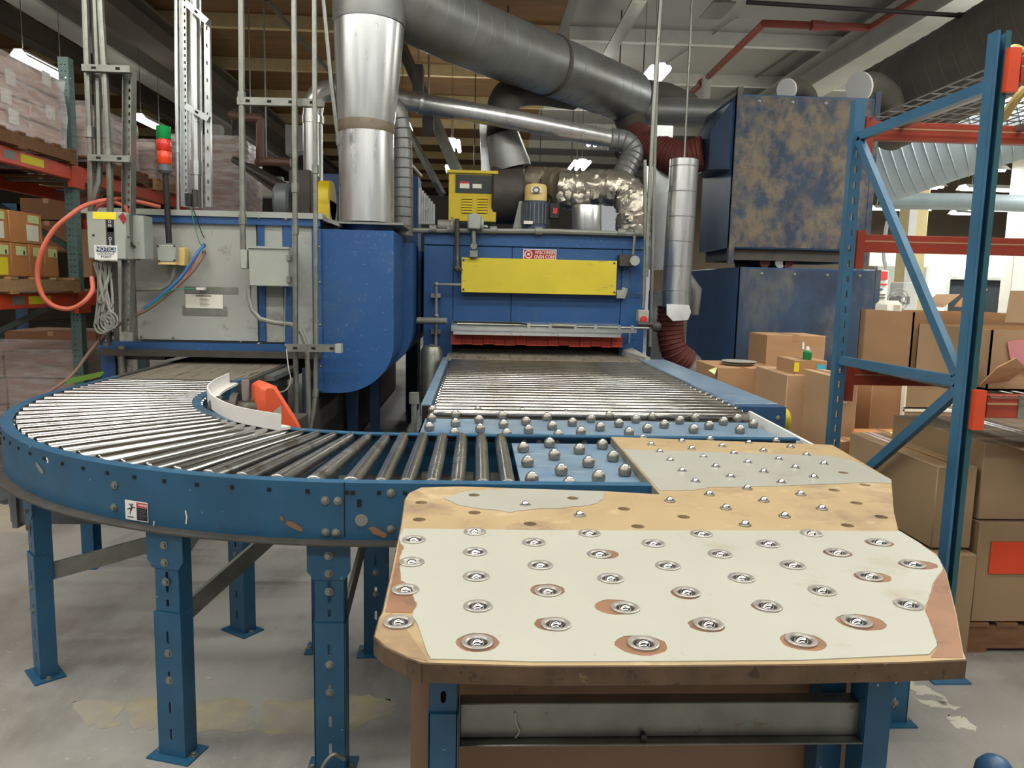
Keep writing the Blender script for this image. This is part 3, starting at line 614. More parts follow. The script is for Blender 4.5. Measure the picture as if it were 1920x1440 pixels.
# ================================================================== worn wooden worktop with ball transfers
ZW = .922; TH = .032
def wp(px, py): q = at(px, py, Z=ZW); return (q.x, q.y)
wt = thing('worktop', 'worn wooden worktop with peeling cream laminate and rows of steel ball transfers', 'worktop', (.5, 1.6, ZW - TH))
outline = [wp(*q) for q in ((1146, 819), (1560, 834), (1671, 899), (1676, 960), (1684, 994), (1722, 1018), (1757, 1040), (1775, 1075), (1793, 1150), (1806, 1222), (1811, 1236), (1700, 1241), (1500, 1245), (1250, 1247), (1000, 1248), (860, 1244), (792, 1242), (765, 1233), (722, 1211), (703, 1193), (712, 1158), (718, 1148), (733, 1080), (752, 990), (760, 935), (768, 924), (790, 914), (860, 912), (1136, 921), (1238, 927))]
big = [(890, 999), (1105, 1002), (1315, 1003), (1521, 1002), (776, 1014), (1001, 1019), (1225, 1021), (1440, 1022), (1648, 1019), (891, 1037), (1124, 1041), (1350, 1041), (1570, 1038),
       (772, 1056), (1013, 1062), (1252, 1063), (1486, 1062), (1711, 1060), (893, 1083), (1145, 1087), (1390, 1086), (1630, 1083), (760, 1108), (1027, 1111), (1287, 1113), (1541, 1110),
       (896, 1139), (1172, 1142), (1439, 1139), (1703, 1136), (747, 1169), (1042, 1173), (1328, 1173), (1606, 1168), (895, 1207), (1206, 1209), (1502, 1203)]
small = [(1205, 820), (1278, 828), (1221, 834), (1331, 823), (1297, 842), (1237, 848), (1354, 837), (1404, 831), (1319, 858), (1376, 851), (1257, 864), (1431, 846), (1342, 876), (1402, 868), (1279, 884), (1370, 895), (1432, 886), (1304, 904),
         (1401, 917), (1330, 928), (1256, 940), (1432, 940), (1361, 954), (1397, 985), (1087, 967), (985, 948), (1455, 826), (1482, 839), (1512, 854), (1460, 862), (1491, 878), (1545, 871), (1526, 896), (1465, 906), (1501, 928), (1541, 955), (1471, 969)]
holes = [(1074, 935), (1170, 954), (1282, 969), (994, 982), (1196, 987), (790, 942), (889, 929), (786, 974), (890, 961), (1581, 887), (1622, 909), (1564, 919), (1606, 943), (1652, 969), (1589, 985)]
HB = [circle(*wp(*q), .0185, 14) for q in big]; HS = [circle(*wp(*q), .0145 if q[1] > 905 else .0125, 12) for q in small]; HH = [circle(*wp(*q), .0165, 14, .03) for q in holes]
b = MB().plate(outline, HB + HS + HH, ZW - TH, ZW); wood = b.build('wood_board', M['board'], wt, ang=0)
# dark sawn edge of the front and left side
fe = [V(*wp(*q), 0) for q in ((1811, 1236), (1700, 1241), (1500, 1245), (1250, 1247), (1000, 1248), (860, 1244), (792, 1242), (765, 1233), (722, 1211), (703, 1193), (712, 1158), (718, 1148), (733, 1080), (752, 990), (760, 935))]
def edge_strip(fe, b, t=.0022):
  for i in range(len(fe) - 1):
    d = (fe[i + 1] - fe[i]).normalized(); nrm = V(-d.y, d.x, 0) * t
    b.add([fe[i] + nrm + V(0, 0, ZW - .0015), fe[i + 1] + nrm + V(0, 0, ZW - .0015), fe[i + 1] + nrm + V(0, 0, ZW - TH), fe[i] + nrm + V(0, 0, ZW - TH),
           fe[i] + V(0, 0, ZW - .0015), fe[i + 1] + V(0, 0, ZW - .0015), fe[i + 1] + V(0, 0, ZW - TH), fe[i] + V(0, 0, ZW - TH)], [(0, 1, 2, 3), (4, 7, 6, 5), (0, 4, 5, 1), (2, 6, 7, 3), (0, 3, 7, 4), (1, 5, 6, 2)])
  return b
tag(edge_strip(fe, MB()).build('sawn_edge', M['edge_dark'], wt), 'dark grimy sawn edge')
tag(edge_strip([V(*wp(1146, 819), 0), V(*wp(1238, 927), 0)], MB(), -.0022).build('sawn_edge', M['edge_grey'], wt), 'grey sawn edge of the rear section')
tag(MB().plate([wp(*q) for q in ((703, 1194), (712, 1159), (735, 1150), (770, 1190), (803, 1240), (765, 1232), (722, 1210))], [circle(*wp(747, 1169), .019, 12)], ZW - .004, ZW + .0006).build('chipped_corner', M['chip'], wt, ang=0), 'chipped bare corner of pressed board')
ZL = ZW + .0016
def sheet(pts, m, name, lbl, extra=(), wh=()):
    ol = [wp(*q) for q in pts]; me = sum(p[0] for p in ol) / len(ol)
    o = MB().plate(ol, [h for h in HSHEET(ol)] + list(extra), ZW - .002, ZL).build(name, m, wt); return tag(o, lbl)
def inside(p, poly):
    c = False; j = len(poly) - 1
    for i in range(len(poly)):
        if (poly[i][1] > p[1]) != (poly[j][1] > p[1]) and p[0] < (poly[j][0] - poly[i][0]) * (p[1] - poly[i][1]) / (poly[j][1] - poly[i][1]) + poly[i][0]: c = not c
        j = i
    return c
def jag(pts, k=4, amp=2.0):
    out = []
    for i in range(len(pts)):
        a, b2 = pts[i], pts[(i + 1) % len(pts)]; out.append(a)
        if len(a) > 2 and a[2]:
            for j in range(1, k): t = j / k; out.append((a[0] + (b2[0] - a[0]) * t + random.uniform(-amp, amp), a[1] + (b2[1] - a[1]) * t + random.uniform(-amp, amp) * .5))
    return [(p[0], p[1]) for p in out]
# wear holes around the front transfers, larger than the flange where the laminate has chipped away
wear_big = {(1172, 1142): (-.016, .006, .034, 1.15), (1206, 1209): (-.004, -.004, .036, 1.2), (1027, 1111): (0, .008, .031, 1.1), (895, 1207): (0, .002, .0335, 1.05), (1502, 1203): (.002, -.004, .033, 1.15), (1606, 1168): (.008, .0, .034, 1.25),
            (1630, 1083): (.007, 0, .030, 1.25), (1711, 1060): (.012, 0, .028, 1.5), (1124, 1041): (.008, .003, .030, 1.2), (1042, 1173): (-.007, .003, .0275, 1.1), (1287, 1113): (-.003, -.003, .0275, 1.05), (1439, 1139): (-.002, 0, .0265, 1.05), (1328, 1173): (-.004, -.002, .0285, 1.1), (1570, 1038): (.0, .0, .0275, 1.2), (1648, 1019): (0, 0, .0275, 1.2)}
def HSHEET(ol):
    res = []
    for q in big:
        c = wp(*q); e = wear_big.get(q)
        if inside(c, ol):
            res.append(circle(c[0] + e[0], c[1] + e[1], e[2], 18, .05, e[3]) if e else circle(c[0], c[1], .0262, 16))
    for q in small + holes:
        c = wp(*q)
        if inside(c, ol): res.append(circle(c[0], c[1], .0165 if q in holes else .0155, 12))
    return res
front = jag([(757, 992), (1000, 995), (1300, 996), (1500, 996), (1688, 997), (1724, 1019), (1752, 1040), (1763, 1052, 1), (1768, 1068, 1), (1751, 1092, 1), (1741, 1120, 1), (1733, 1145, 1), (1748, 1180, 1), (1757, 1212), (1742, 1228), (1500, 1239), (1250, 1241), (1000, 1242), (868, 1238), (808, 1237), (800, 1222), (786, 1180, 1), (773, 1154, 1), (782, 1136, 1), (776, 1122, 1), (771, 1102, 1), (752, 1090, 1), (749, 1046, 1), (758, 1030, 1), (748, 1010)])
# keep the sheet clear of the transfers that sit beyond its torn edge
fl_ol = [wp(*q) for q in front]
edge_T = [q for q in big if not inside(wp(*q), fl_ol)]
def carve(ol):
    """pull outline points away from any flange they would cross"""
    out = []
    for p in ol:
        p = Vector(p)
        for q in big:
            c = Vector(wp(*q)); d = p - c
            if d.length < .030: p = c + d.normalized() * .030
        out.append((p.x, p.y))
    return out
def clean_sheet(pts, m, name, lbl):
    ol = [wp(*q) for q in pts]; hs = []
    for h in HSHEET(ol):
        if all(inside(p, ol) for p in h): hs.append(h)
    return tag(MB().plate(ol, hs, ZW - .002, ZL).build(name, m, wt, ang=0), lbl)
clean_sheet(front, M['laminate'], 'laminate_sheet', 'cream laminate sheet with torn brown edges over the front half')
clean_sheet(jag([(832, 935), (872, 922, 1), (960, 917), (1134, 922), (1131, 937, 1), (1112, 946, 1), (1060, 953, 1), (1000, 955, 1), (960, 961, 1), (916, 956, 1), (862, 948, 1)]), M['laminate_grey'], 'laminate_sheet', 'torn grey cream laminate patch behind the empty holes')
clean_sheet(jag([(1168, 843), (1430, 851), (1560, 856, 1), (1600, 864), (1671, 900), (1672, 907, 1), (1600, 906, 1), (1520, 909, 1), (1430, 912, 1), (1340, 914, 1), (1300, 920, 1), (1237, 921), (1205, 885)]), M['laminate_grey'], 'laminate_sheet', 'torn grey laminate band across the rear half')
# strip of bared brown core along the right and left edges of the front half
for pts in (((1752, 1042), (1773, 1075), (1791, 1150), (1804, 1222), (1806, 1234), (1745, 1233), (1759, 1213), (1750, 1180), (1735, 1145), (1743, 1120), (1753, 1092), (1770, 1068)), ((757, 994), (748, 1010), (757, 1030), (748, 1046), (751, 1090), (769, 1102), (774, 1122), (780, 1136), (771, 1150), (722, 1148), (737, 1080), (752, 1000))):
    ol = [wp(*q) for q in pts]; hs = [h for q, h in zip(big, [circle(*wp(*q), .0262, 14) for q in big]) if all(inside(p, ol) for p in h)]
    tag(MB().plate(ol, hs, ZW - .003, ZW + .0007).build('bared_core', M['board_edge'], wt, ang=0), 'brown core bared along the edge')
for q in wear_big:   # brown core showing in the chipped rings
    e = wear_big[q]; c = wp(*q)
    MB().plate(circle(c[0] + e[0], c[1] + e[1], e[2] + .003, 18, 0, e[3]), [circle(c[0], c[1], .0185, 14)], ZW - .003, ZW + .0006).build('chipped_ring', M['board_edge'], wt, ang=0)
# flush ball transfers of the front half
flange = MB().lathe([(.0175, -.012), (.0255, -.012), (.0262, .0024), (.0250, .0034), (.0195, .0030), (.0172, .0004), (.0168, -.012)], (0, 0, 0), 22).build('ball_transfer', M['ring'], wt, origin=(0, 0, 0))
cupb = MB().lathe([(.0168, -.020), (.0170, -.006), (.0150, -.010), (.001, -.014)], (0, 0, 0), 18).build('socket', M['dark_steel'], flange, origin=(0, 0, 0)); cupb.location = (0, 0, 0)
fb = MB().ball((0, 0, 0), .0128, 16, 10).build('ball', M['ball'], flange, origin=(0, 0, 0)); fb.location = (0, 0, -.0055)
o0 = WORLD[wt.name]
for i, q in enumerate(big):
    L_ = V(*wp(*q), ZL) - o0
    if i == 0: flange.location = L_
    else:
        h = dup(flange, L_, wt); dup(cupb, (0, 0, 0), h); dup(fb, (0, 0, -.0055), h)
sf = MB().lathe([(.0095, -.008), (.0150, -.008), (.0155, .0008), (.0145, .0022), (.0105, .0030), (.0095, .002)], (0, 0, 0), 16).build('small_ball_transfer', M['cup'], wt, origin=(0, 0, 0))
sb = MB().ball((0, 0, 0), .0112, 14, 8).build('ball', M['ball'], sf, origin=(0, 0, 0)); sb.location = (0, 0, .0015)
for i, q in enumerate(small):
    L_ = V(*wp(*q), ZL - .0006) - o0
    if i == 0: sf.location = L_; sf_used = sf
    else:
        h = dup(sf, L_, wt); dup(sb, (0, 0, .0015), h)
    
# stand under the front of the worktop
st = thing('worktop_stand', 'blue steel stand with a galvanised rail and brown board panel under the wooden worktop', 'stand', (.36, 1.5, 0))
leg(-.048, 1.30, A_(270), st, top=ZW - TH - .002, split=.73, bracket=False, scale=.56)
leg(.775, 1.32, A_(270), st, top=ZW - TH - .002, split=.30, bracket=False, scale=.58)
b = MB(); b.box(-.112, -.02, 1.365, 1.38, .06, ZW - TH - .002); b.box(-.112, .80, 1.46, 1.475, .05, ZW - TH - .002); b.build('back_panel', M['panel_brown'], st)
b = MB(); b.box(-.018, .752, 1.345, 1.35, .653, .722); b.box(-.018, .752, 1.322, 1.35, .648, .653); b.box(-.018, .752, 1.35, 1.38, .718, .722); b.build('galvanised_rail', M['galv'], st, bev=.002)
MB().box(.70, .75, 1.40, 1.45, .06, ZW - TH - .004).build('leg', M['blue_rail'], st)
MB().tube(bez([V(.085, 1.344, .705), V(.088, 1.342, .685), V(.094, 1.342, .668), V(.087, 1.342, .655)]), .0022, 5).build('glue_drip', M['laminate_grey'], st)
o = MB().tube([V(.33, 1.346, .66), V(.33, 1.330, .66)], .006, 8).build('bolt', M['dark_steel'], st)
# blue rounded post top by the lower right corner of the picture
p = at(1868, 1418, Y=1.25)
bp = MB().lathe([(.034, 0), (.034, p.z - .04), (.031, p.z - .02), (.02, p.z - .006), (.001, p.z)], (p.x, p.y, 0), 18).build('guard_post', M['blue'])
tag(bp, 'rounded top of a short blue post on the floor right of the worktop', 'post')

# ================================================================== powered roller bed in front of the right oven
rb = thing('roller_bed', 'wide straight bed of steel rollers between blue rails before the blue oven', 'conveyor', (.55, 4.9, 0))
b = MB(); b.box(-.262, -.214, 3.72, 6.2, .80, ZT); b.build('left_rail', M['blue_table'], rb, bev=.003)
MB().box(-.258, -.218, 3.717, 3.72, .81, .91).build('open_end', M['dark'], rb)
b = MB(); b.box(1.345, 1.58, 3.86, 6.25, .70, ZT + .006); b.build('drive_cover', M['blue_table'], rb, bev=.004)
b = MB(); b.box(1.35, 1.60, 3.80, 3.86, .66, ZT - .004); b.build('cover_end', M['blue'], rb)
MB().cyl((1.585, 3.93, .83), (1.665, 3.93, .83), .062, n=20).build('yellow_cap', M['yellow'], rb, bev=.012)
bolt(frame((1.56, 3.80, .86)), rb, .009)
r0 = MB(); r0.tube([(0, 0, 0), (.006, 0, 0), (1.504, 0, 0), (1.51, 0, 0)], 0, 16, True, [.02, .0242, .0242, .02]); r0.cyl((-.01, 0, 0), (1.545, 0, 0), .009, n=6)
ro = r0.build('roller', M['bed_steel'], rb, origin=(0, 0, 0))
for i in range(25):
    L_ = V(-.19, 3.56 + i * .1016, .90) - WORLD[rb.name]
    if i == 0: ro.location = L_
    else: dup(ro, L_, rb)
for i in range(22):
    y = 3.6 + i * .105; MB().box(1.325, 1.343, y, y + .05, .87, .89).build('chain_link', M['dark_steel'], rb)
b = MB(); b.box(-.26, 1.56, 3.8, 6.2, .70, .75); b.build('under_tray', M['dark_steel'], rb)
for x in (-.24, 1.45):
    for y in (4.0, 5.2, 6.1): MB().box(x - .03, x + .03, y - .03, y + .03, 0, .72).build('leg', M['blue'], rb)

# ================================================================== right oven
def rect_px(x0, y0, x1, y1, Y):
    a, b, c, d = at(x0, y0, Y=Y), at(x1, y0, Y=Y), at(x0, y1, Y=Y), at(x1, y1, Y=Y)
    return (a.x + c.x) / 2, (b.x + d.x) / 2, (c.z + d.z) / 2, (a.z + b.z) / 2
def box_px(x0, y0, x1, y1, Y, depth, mb=None):
    X0, X1, Z0, Z1 = rect_px(x0, y0, x1, y1, Y); return (mb or MB()).box(X0, X1, Y, Y + depth, Z0, Z1)
OY = 6.6
ov = thing('conveyor_oven', 'blue conveyor oven with a yellow front panel and a red curtain over its mouth', 'oven', (.51, 8, 0))
MB().box(-.44, 1.46, 6.62, 13, 1.10, 1.94).build('oven_body', M['blue_oven'], ov)
b = MB(); b.box(-.44, -.22, 6.62, 13, .15, 1.1); b.box(1.27, 1.46, 6.62, 13, .15, 1.1); b.box(-.22, 1.27, 9.5, 13, .15, 1.1); b.build('oven_base', M['blue_oven'], ov)
for x0, x1, z0, z1 in ((-.449, -.20, .25, 1.835), (-.196, .30, 1.12, 1.835), (.304, 1.25, 1.12, 1.835), (1.254, 1.466, .25, 1.835), (-.449, 1.466, 1.839, 1.95)):
    MB().box(x0, x1, OY - (.012 if z0 > 1.8 else 0), OY + .025, z0, z1).build('front_panel', M['blue_oven'], ov, bev=.003)
yp = box_px(865, 486, 1156, 551, 6.5, .1).build('yellow_panel', M['yellow'], ov, bev=.003)
for x in (869, 1152):
    for y in (490, 545): p = at(x, y + (x - 1000) * .02, Y=6.499); bolt(frame(p), yp, .006, M['dark_steel'])
X0, X1, Z0, Z1 = rect_px(981, 467.5, 1043, 487, OY - .004)
T = frame(((X0 + X1) / 2, OY - .003, (Z0 + Z1) / 2)); w2, h2 = (X1 - X0) / 2, (Z1 - Z0) / 2
np_ = decal(T, -w2, w2, -h2, h2, M['print_white'], ov, 'name_plate', .002); decal(T, -w2 + .006, w2 - .006, -h2 + .006, h2 - .006, M['red_sign'], np_, 'plate_field', .003)
text('WISCONSIN', .042, T @ Matrix.Translation((.045, .017, .0032)), M['print_white'], np_, sx=.75); text('OVEN CORP.', .042, T @ Matrix.Translation((.045, -.021, .0032)), M['print_white'], np_, sx=.75)
MB().plate(circle(-w2 + .045, 0, .034, 20), [circle(-w2 + .045, 0, .027, 20)], .003, .0036, T).build('round_emblem', M['print_white'], np_)
MB().add([T @ V(-w2 + .045 + u, v, .0036) for u, v in ((-.014, -.012), (-.004, .016), (.004, .004), (.014, .018), (.006, -.014), (-.002, -.004))], [(0, 1, 2, 3, 4, 5)]).build('emblem_mark', M['print_white'], np_)
# hood over the mouth, rod with clips, red rubber curtain
hb = MB(); X0, X1, Z0, Z1 = rect_px(846, 588, 1166, 624, 6.4)
hb.prism([(X0, 6.6, 1.20), (X0, 6.40, 1.17), (X0, 6.40, 1.12), (X0, 6.43, 1.12), (X0, 6.43, 1.15), (X0, 6.6, 1.18)], (X1 - X0, 0, 0))
hb.box(X0 + .02, X1 + .12, 6.36, 6.40, 1.135, 1.165); hb.box(X0 + .02, X1 - .01, 6.37, 6.40, 1.095, 1.12); hood = hb.build('mouth_hood', M['galv_bright'], ov)
MB().cyl((X0 + .05, 6.35, 1.185), (X1 + .22, 6.35, 1.178), .011, n=8).build('air_line', M['galv'], hood)
MB().tube([V(X0 + .02, 6.36, 1.20), V(.35, 6.345, 1.20), V(.45, 6.345, 1.187)], .008, 6).build('air_hose', M['black'], hood)
for x in (.44, .62, .83, 1.0, 1.2, 1.31): MB().box(x - .012, x + .012, 6.335, 6.37, 1.16, 1.20).build('clip', M['galv_bright'], hood)
MB().cyl((.64, 6.345, 1.186), (.82, 6.345, 1.184), .02, n=10).build('air_cylinder', M['galv'], hood)
for i in range(16):
    x = -.205 + i * .0915; MB().box(x, x + .0885, 6.47 + (i % 3) * .004, 6.478 + (i % 3) * .004, 1.005 + random.uniform(-.006, .006), 1.11).build('curtain_strip', M['fringe'], ov)
b = MB(); b.box(-.235, 1.40, 6.10, 9.4, .900, .915); b.build('mesh_belt', M['belt'], ov)
b = MB()
for i in range(46): y = 6.11 + i * .022; b.box(-.235, 1.40, y, y + .009, .914, .921)
b.build('belt_wires', M['belt'], ov)['kind'] = 'stuff'
MB().prism([(1.27, 6.55, .93), (1.40, 6.2, .90), (1.44, 6.2, .90), (1.36, 6.55, .95)], (0, 0, .045)).build('deflector', M['laminate_grey'], ov)
MB().prism([(1.25, 6.56, 1.0), (1.40, 6.56, .93), (1.43, 6.56, .93), (1.40, 6.56, 1.06)], (0, .02, 0)).build('corner_gusset', M['blue_oven'], ov)
MB().box(1.33, 1.345, 6.57, 6.6, .94, 1.12).build('rib', M['blue_table'], ov)
tg = MB().lathe([(.09, .42), (.09, .96), (.07, 1.0), (.001, 1.02)], (-.36, 6.28, 0), 16).build('tail_guard', M['galv']); tag(tg, 'grey rounded metal housing standing left of the roller bed by the oven mouth', 'housing')
# pipework on the oven front
pp = []
def opipe(pts, r, m, name, n=8, c=()):
    P = pxs(*pts); b = MB().tube(P, r, n)
    for q in (list(range(1, len(P) - 1)) if c == 'all' else c): b.ball(P[q], r * 1.5, 8, 6)
    return b.build(name, M[m], ov)
opipe(((762, 432, 6.56), (1040, 434, 6.56), (1218, 440, 6.56)), .022, 'hose_grey', 'gas_pipe')
b = MB()
for x in (812, 845, 925, 1010, 1165, 1195): p = at(x, 433 + (x - 1000) * .02, Y=6.56); MB().cyl(p - V(.03, 0, 0), p + V(.03, 0, 0), .034, n=10).build('pipe_coupling', M['hose_grey'], ov)
opipe(((857, 410, 6.5), (857, 503, 6.5), (866, 508, 6.5)), .02, 'dark_steel', 'down_pipe', c='all')
opipe(((888, 432, 6.5), (888, 485, 6.5)), .022, 'galv', 'flame_sensor', 12); 
b = MB(); p = at(888, 462, Y=6.48); b.cyl(p - V(0, .03, 0), p + V(0, .04, 0), .03, n=14); p = at(888, 476, Y=6.49); b.box(p.x - .035, p.x + .035, p.y - .03, p.y + .03, p.z - .03, p.z + .03); b.build('sensor_body', M['galv'], ov, bev=.004)
p = at(889, 417, Y=6.5); b = MB(); b.box(p.x - .055, p.x + .055, p.y - .06, p.y + .06, p.z - .06, p.z + .065); b.cyl(p + V(.05, 0, -.01), p + V(.08, 0, -.01), .055, n=14); b.build('valve_actuator', M['grey_box'], ov, bev=.012)
b = MB(); p = at(850, 424, Y=6.58); b.cyl(p - V(.13, 0, 0), p + V(.05, 0, 0), .05, n=14); b.cyl(p - V(.02, 0, 0), p + V(.0, 0, 0), .075, n=14); b.build('gas_valve', M['hose_grey'], ov)
opipe(((866, 534, 6.52), (818, 533, 6.52), (818, 592, 6.52), (817, 700, 6.5)), .014, 'hose_grey', 'side_pipe', c='all')
for y in (554, 622): X0, X1, Z0, Z1 = rect_px(808, y - 4, 826, y + 4, 6.53); MB().box(X0, X1, 6.53, 6.6, Z0, Z1).build('pipe_clamp', M['hose_grey'], ov)
opipe(((782, 601, 6.45), (838, 602, 6.42)), .028, 'hose_grey', 'stub_pipe', 10)
opipe(((1190, 442, 6.52), (1187, 478, 6.52)), .014, 'galv', 'switch_conduit')
p = at(1184, 489, Y=6.53); MB().box(p.x - .11, p.x + .02, p.y - .03, p.y + .07, p.z - .05, p.z + .05).build('pressure_switch', M['dark_steel'], ov, bev=.006); MB().cyl(p + V(.02, -.05, 0), p + V(.02, .02, 0), .042, n=18).build('dial', M['grey_box'], ov)
opipe(((1209, 300, 6.48), (1210, 445, 6.48), (1207, 560, 6.48), (1205, 578, 6.48)), .016, 'galv', 'conduit')
p = at(1205, 592, Y=6.45); MB().box(p.x - .045, p.x + .045, p.y - .04, p.y + .06, p.z - .05, p.z + .05).build('switch_box', M['grey_box'], ov, bev=.005); MB().cyl(p + V(0, -.06, -.03), p + V(0, -.03, -.03), .03, n=12).build('red_button', M['red'], ov)
b = MB(); p = at(1222, 608, Y=6.38); b.cyl(p - V(.12, 0, 0), p + V(.04, 0, 0), .022, n=10); b.ball(p + V(.04, 0, -.02), .045, 10, 8); b.build('hinge_arm', M['dark_steel'], ov)
opipe(((1168, 555, 6.55), (1172, 540, 6.55)), .028, 'grey_box', 'junction_fitting'); X0, X1, Z0, Z1 = rect_px(1156, 544, 1173, 560, 6.53); MB().box(X0, X1, 6.53, 6.6, Z0, Z1).build('junction_box', M['grey_box'], ov, bev=.004)
opipe(((1175, 506, 6.57), (1183, 506, 6.57), (1184, 550, 6.57), (1205, 552, 6.57)), .005, 'dark_steel', 'impulse_tube', 6)
MB().box(-.46, 1.48, 6.60, 6.66, 1.945, 1.965).build('top_trim', M['hose_grey'], ov)

# ------------------------------------------------------------------ machines on the oven roof
fc = thing('control_cabinet', 'yellow control cabinet with black upper panel and two louvres on the oven roof', 'cabinet', at(880, 420, Y=7.2))
cb = box_px(841, 324, 931, 415, 7.1, .42).build('cabinet_body', M['yellow_cab'], fc, bev=.004)
X0, X1, Z0, Z1 = rect_px(841, 324, 931, 415, 7.1); MB().box(X0 - .02, X1 + .01, 7.08, 7.54, Z1 - .005, Z1 + .02).build('cabinet_lid', M['yellow_cab'], fc)
X0, X1, Z0, Z1 = rect_px(854, 328, 931, 362, 7.09); MB().box(X0, X1, 7.092, 7.1, Z0, Z1).build('black_panel', mat('dark_green_panel', (34, 44, 40), .45), fc)
for (a, c, m, nm) in (((862, 341, 880, 353), None, 'paper', 'warning_label'), ((862, 340, 880, 344), None, 'red', 'red_band'), ((886, 345, 903, 353), None, 'paper', 'data_label')):
    X0, X1, Z0, Z1 = rect_px(*a, 7.088); MB().box(X0, X1, 7.088 - (.001 if m == 'red' else 0), 7.092, Z0, Z1).build(nm, M[m], fc)
for x0 in (866, 895):
    X0, X1, Z0, Z1 = rect_px(x0, 369, x0 + 19, 400, 7.09); lv = MB().box(X0, X1, 7.095, 7.1, Z0, Z1).build('louvre', M['dark_steel'], fc)
    for i in range(6):
        z = Z0 + (i + .2) * (Z1 - Z0) / 6; MB().prism([(X0, 7.096, z + .02), (X0, 7.085, z), (X0, 7.096, z)], (X1 - X0, 0, 0)).build('slat', M['yellow_cab'], lv)
fan = thing('exhaust_fan', 'large dusty round fan housing with a grey cone on top behind the yellow cabinet', 'fan', at(955, 430, Y=7.3))
c0 = at(965, 366, Y=7.3); b = MB(); b.cyl(c0 + V(-.22, 0, 0), c0 + V(.08, 0, 0), .27, n=32); b.build('fan_housing', M['dark_steel'], fan, bev=.02)
b = MB(); p0, p1 = at(958, 318, Y=7.3), at(942, 252, Y=7.3); b.tube([p0, p0 + (p1 - p0) * .15, p1], 0, 22, True, [.19, .19, .15]); b.build('inlet_cone', M['duct_dull'], fan)
p2 = at(944, 228, Y=7.35); MB().tube([p1, (p1 + p2) / 2, p2], .15, 20).build('collar', M['duct_dull'], fan)
pa, pb = at(903, 320, Y=7.5), at(905, 232, Y=7.5); MB().prism([at(903, 330, Y=7.5), at(935, 330, Y=7.5), at(930, 262, Y=7.5), at(908, 228, Y=7.5), at(899, 232, Y=7.5)], (0, .1, 0)).build('side_plate', M['galv_bright'], fan)
stk = MB().tube(bez(pxs((944, 228, 7.35), (945, 195, 7.4), (965, 172, 7.6), (1010, 168, 7.9), (1075, 178, 8.2))), .15, 20).build('fan_stack_duct', M['duct_dark']); tag(stk, 'dark curved duct rising from the fan cone under the big spiral duct', 'duct')
mt = thing('fan_motor', 'grey finned electric motor with a cream cap on the oven roof', 'motor', at(1000, 432, Y=6.9))
p = at(1003, 432, Y=6.9); z0, z1 = p.z, at(1003, 378, Y=6.9).z
MB().cyl((p.x, p.y, z0), (p.x, p.y, z1), .115, n=24).build('motor_body', M['motor_blue'], mt)
for i in range(22):
    a = 2 * PI * i / 22; q = V(p.x + .118 * math.cos(a), p.y + .118 * math.sin(a), 0); MB().bar(V(q.x, q.y, z0 + .05), V(q.x, q.y, z1 - .02), .012, .022, up=(math.cos(a), math.sin(a), 0)).build('cooling_fin', M['motor_grey'], mt)
z2 = at(1003, 345, Y=6.9).z; MB().lathe([(.1, z1), (.098, z2 - .03), (.085, z2 - .008), (.05, z2)], (p.x, p.y, 0), 20).build('fan_cowl', M['cream'], mt)
X0, X1, Z0, Z1 = rect_px(996, 351, 1015, 361, 6.79); MB().box(X0, X1, 6.785, 6.8, Z0, Z1).build('data_label', M['paper'], mt); X0, X1, Z0, Z1 = rect_px(999, 353.5, 1012, 358.5, 6.78); MB().plate(circle((X0 + X1) / 2, 0, .028, 14, 0, 1.2), [circle((X0 + X1) / 2, 0, .016, 14, 0, 1.2)], 0, .002, frame((0, 6.785, (Z0 + Z1) / 2))).build('oval_mark', M['print_grey'], mt)
X0, X1, Z0, Z1 = rect_px(982, 414, 999, 420, 6.77); MB().box(X0, X1, 6.77, 6.785, Z0, Z1).build('rating_plate', M['paper'], mt)
MB().prism([(p.x - .2, p.y, z0), (p.x - .12, p.y, z0), (p.x - .12, p.y, z1 - .0), (p.x - .145, p.y, z1)], (0, .1, 0)).build('motor_bracket', M['galv'], mt)
b = MB(); b.box(p.x + .115, p.x + .19, p.y - .06, p.y + .05, z0 + .15, z1 - .02); b.build('terminal_box', M['motor_grey'], mt, bev=.006)
sw = thing('isolator_switch', 'small isolator switch with a red and white label on a thin post beside the motor', 'switch', at(1030, 430, Y=6.85))
X0, X1, Z0, Z1 = rect_px(1030, 380, 1049, 410, 6.8); MB().box(X0, X1, 6.8, 6.88, Z0, Z1).build('switch_body', M['black'], sw, bev=.006); X0, X1, Z0, Z1 = rect_px(1037, 390, 1045, 401, 6.79); MB().box(X0, X1, 6.794, 6.8, Z0, Z1).build('red_label', M['red'], sw)
p = at(1029, 400, Y=6.83); MB().cyl((p.x, 6.83, at(1029, 432, Y=6.83).z), (p.x, 6.83, at(1029, 372, Y=6.83).z), .012, n=8).build('post', M['black'], sw)
p0, p1 = at(1100, 436, Y=6.85), at(1100, 386, Y=6.85)
o = MB().tube([p0, p0 + V(0, 0, .01), p1 - V(0, 0, .008), p1], 0, 28, True, [.128, .13, .13, .127]).build('exhaust_collar', M['duct']); tag(o, 'shiny silver cylinder standing on the oven roof right of the motor', 'cylinder')
def lumpy(pts, r, m, name, n=22, amp=.02, k=6, seed=3):
    rnd = random.Random(seed); P = bez(pts, k); b = MB(); b.tube(P, r, n)
    return b, P
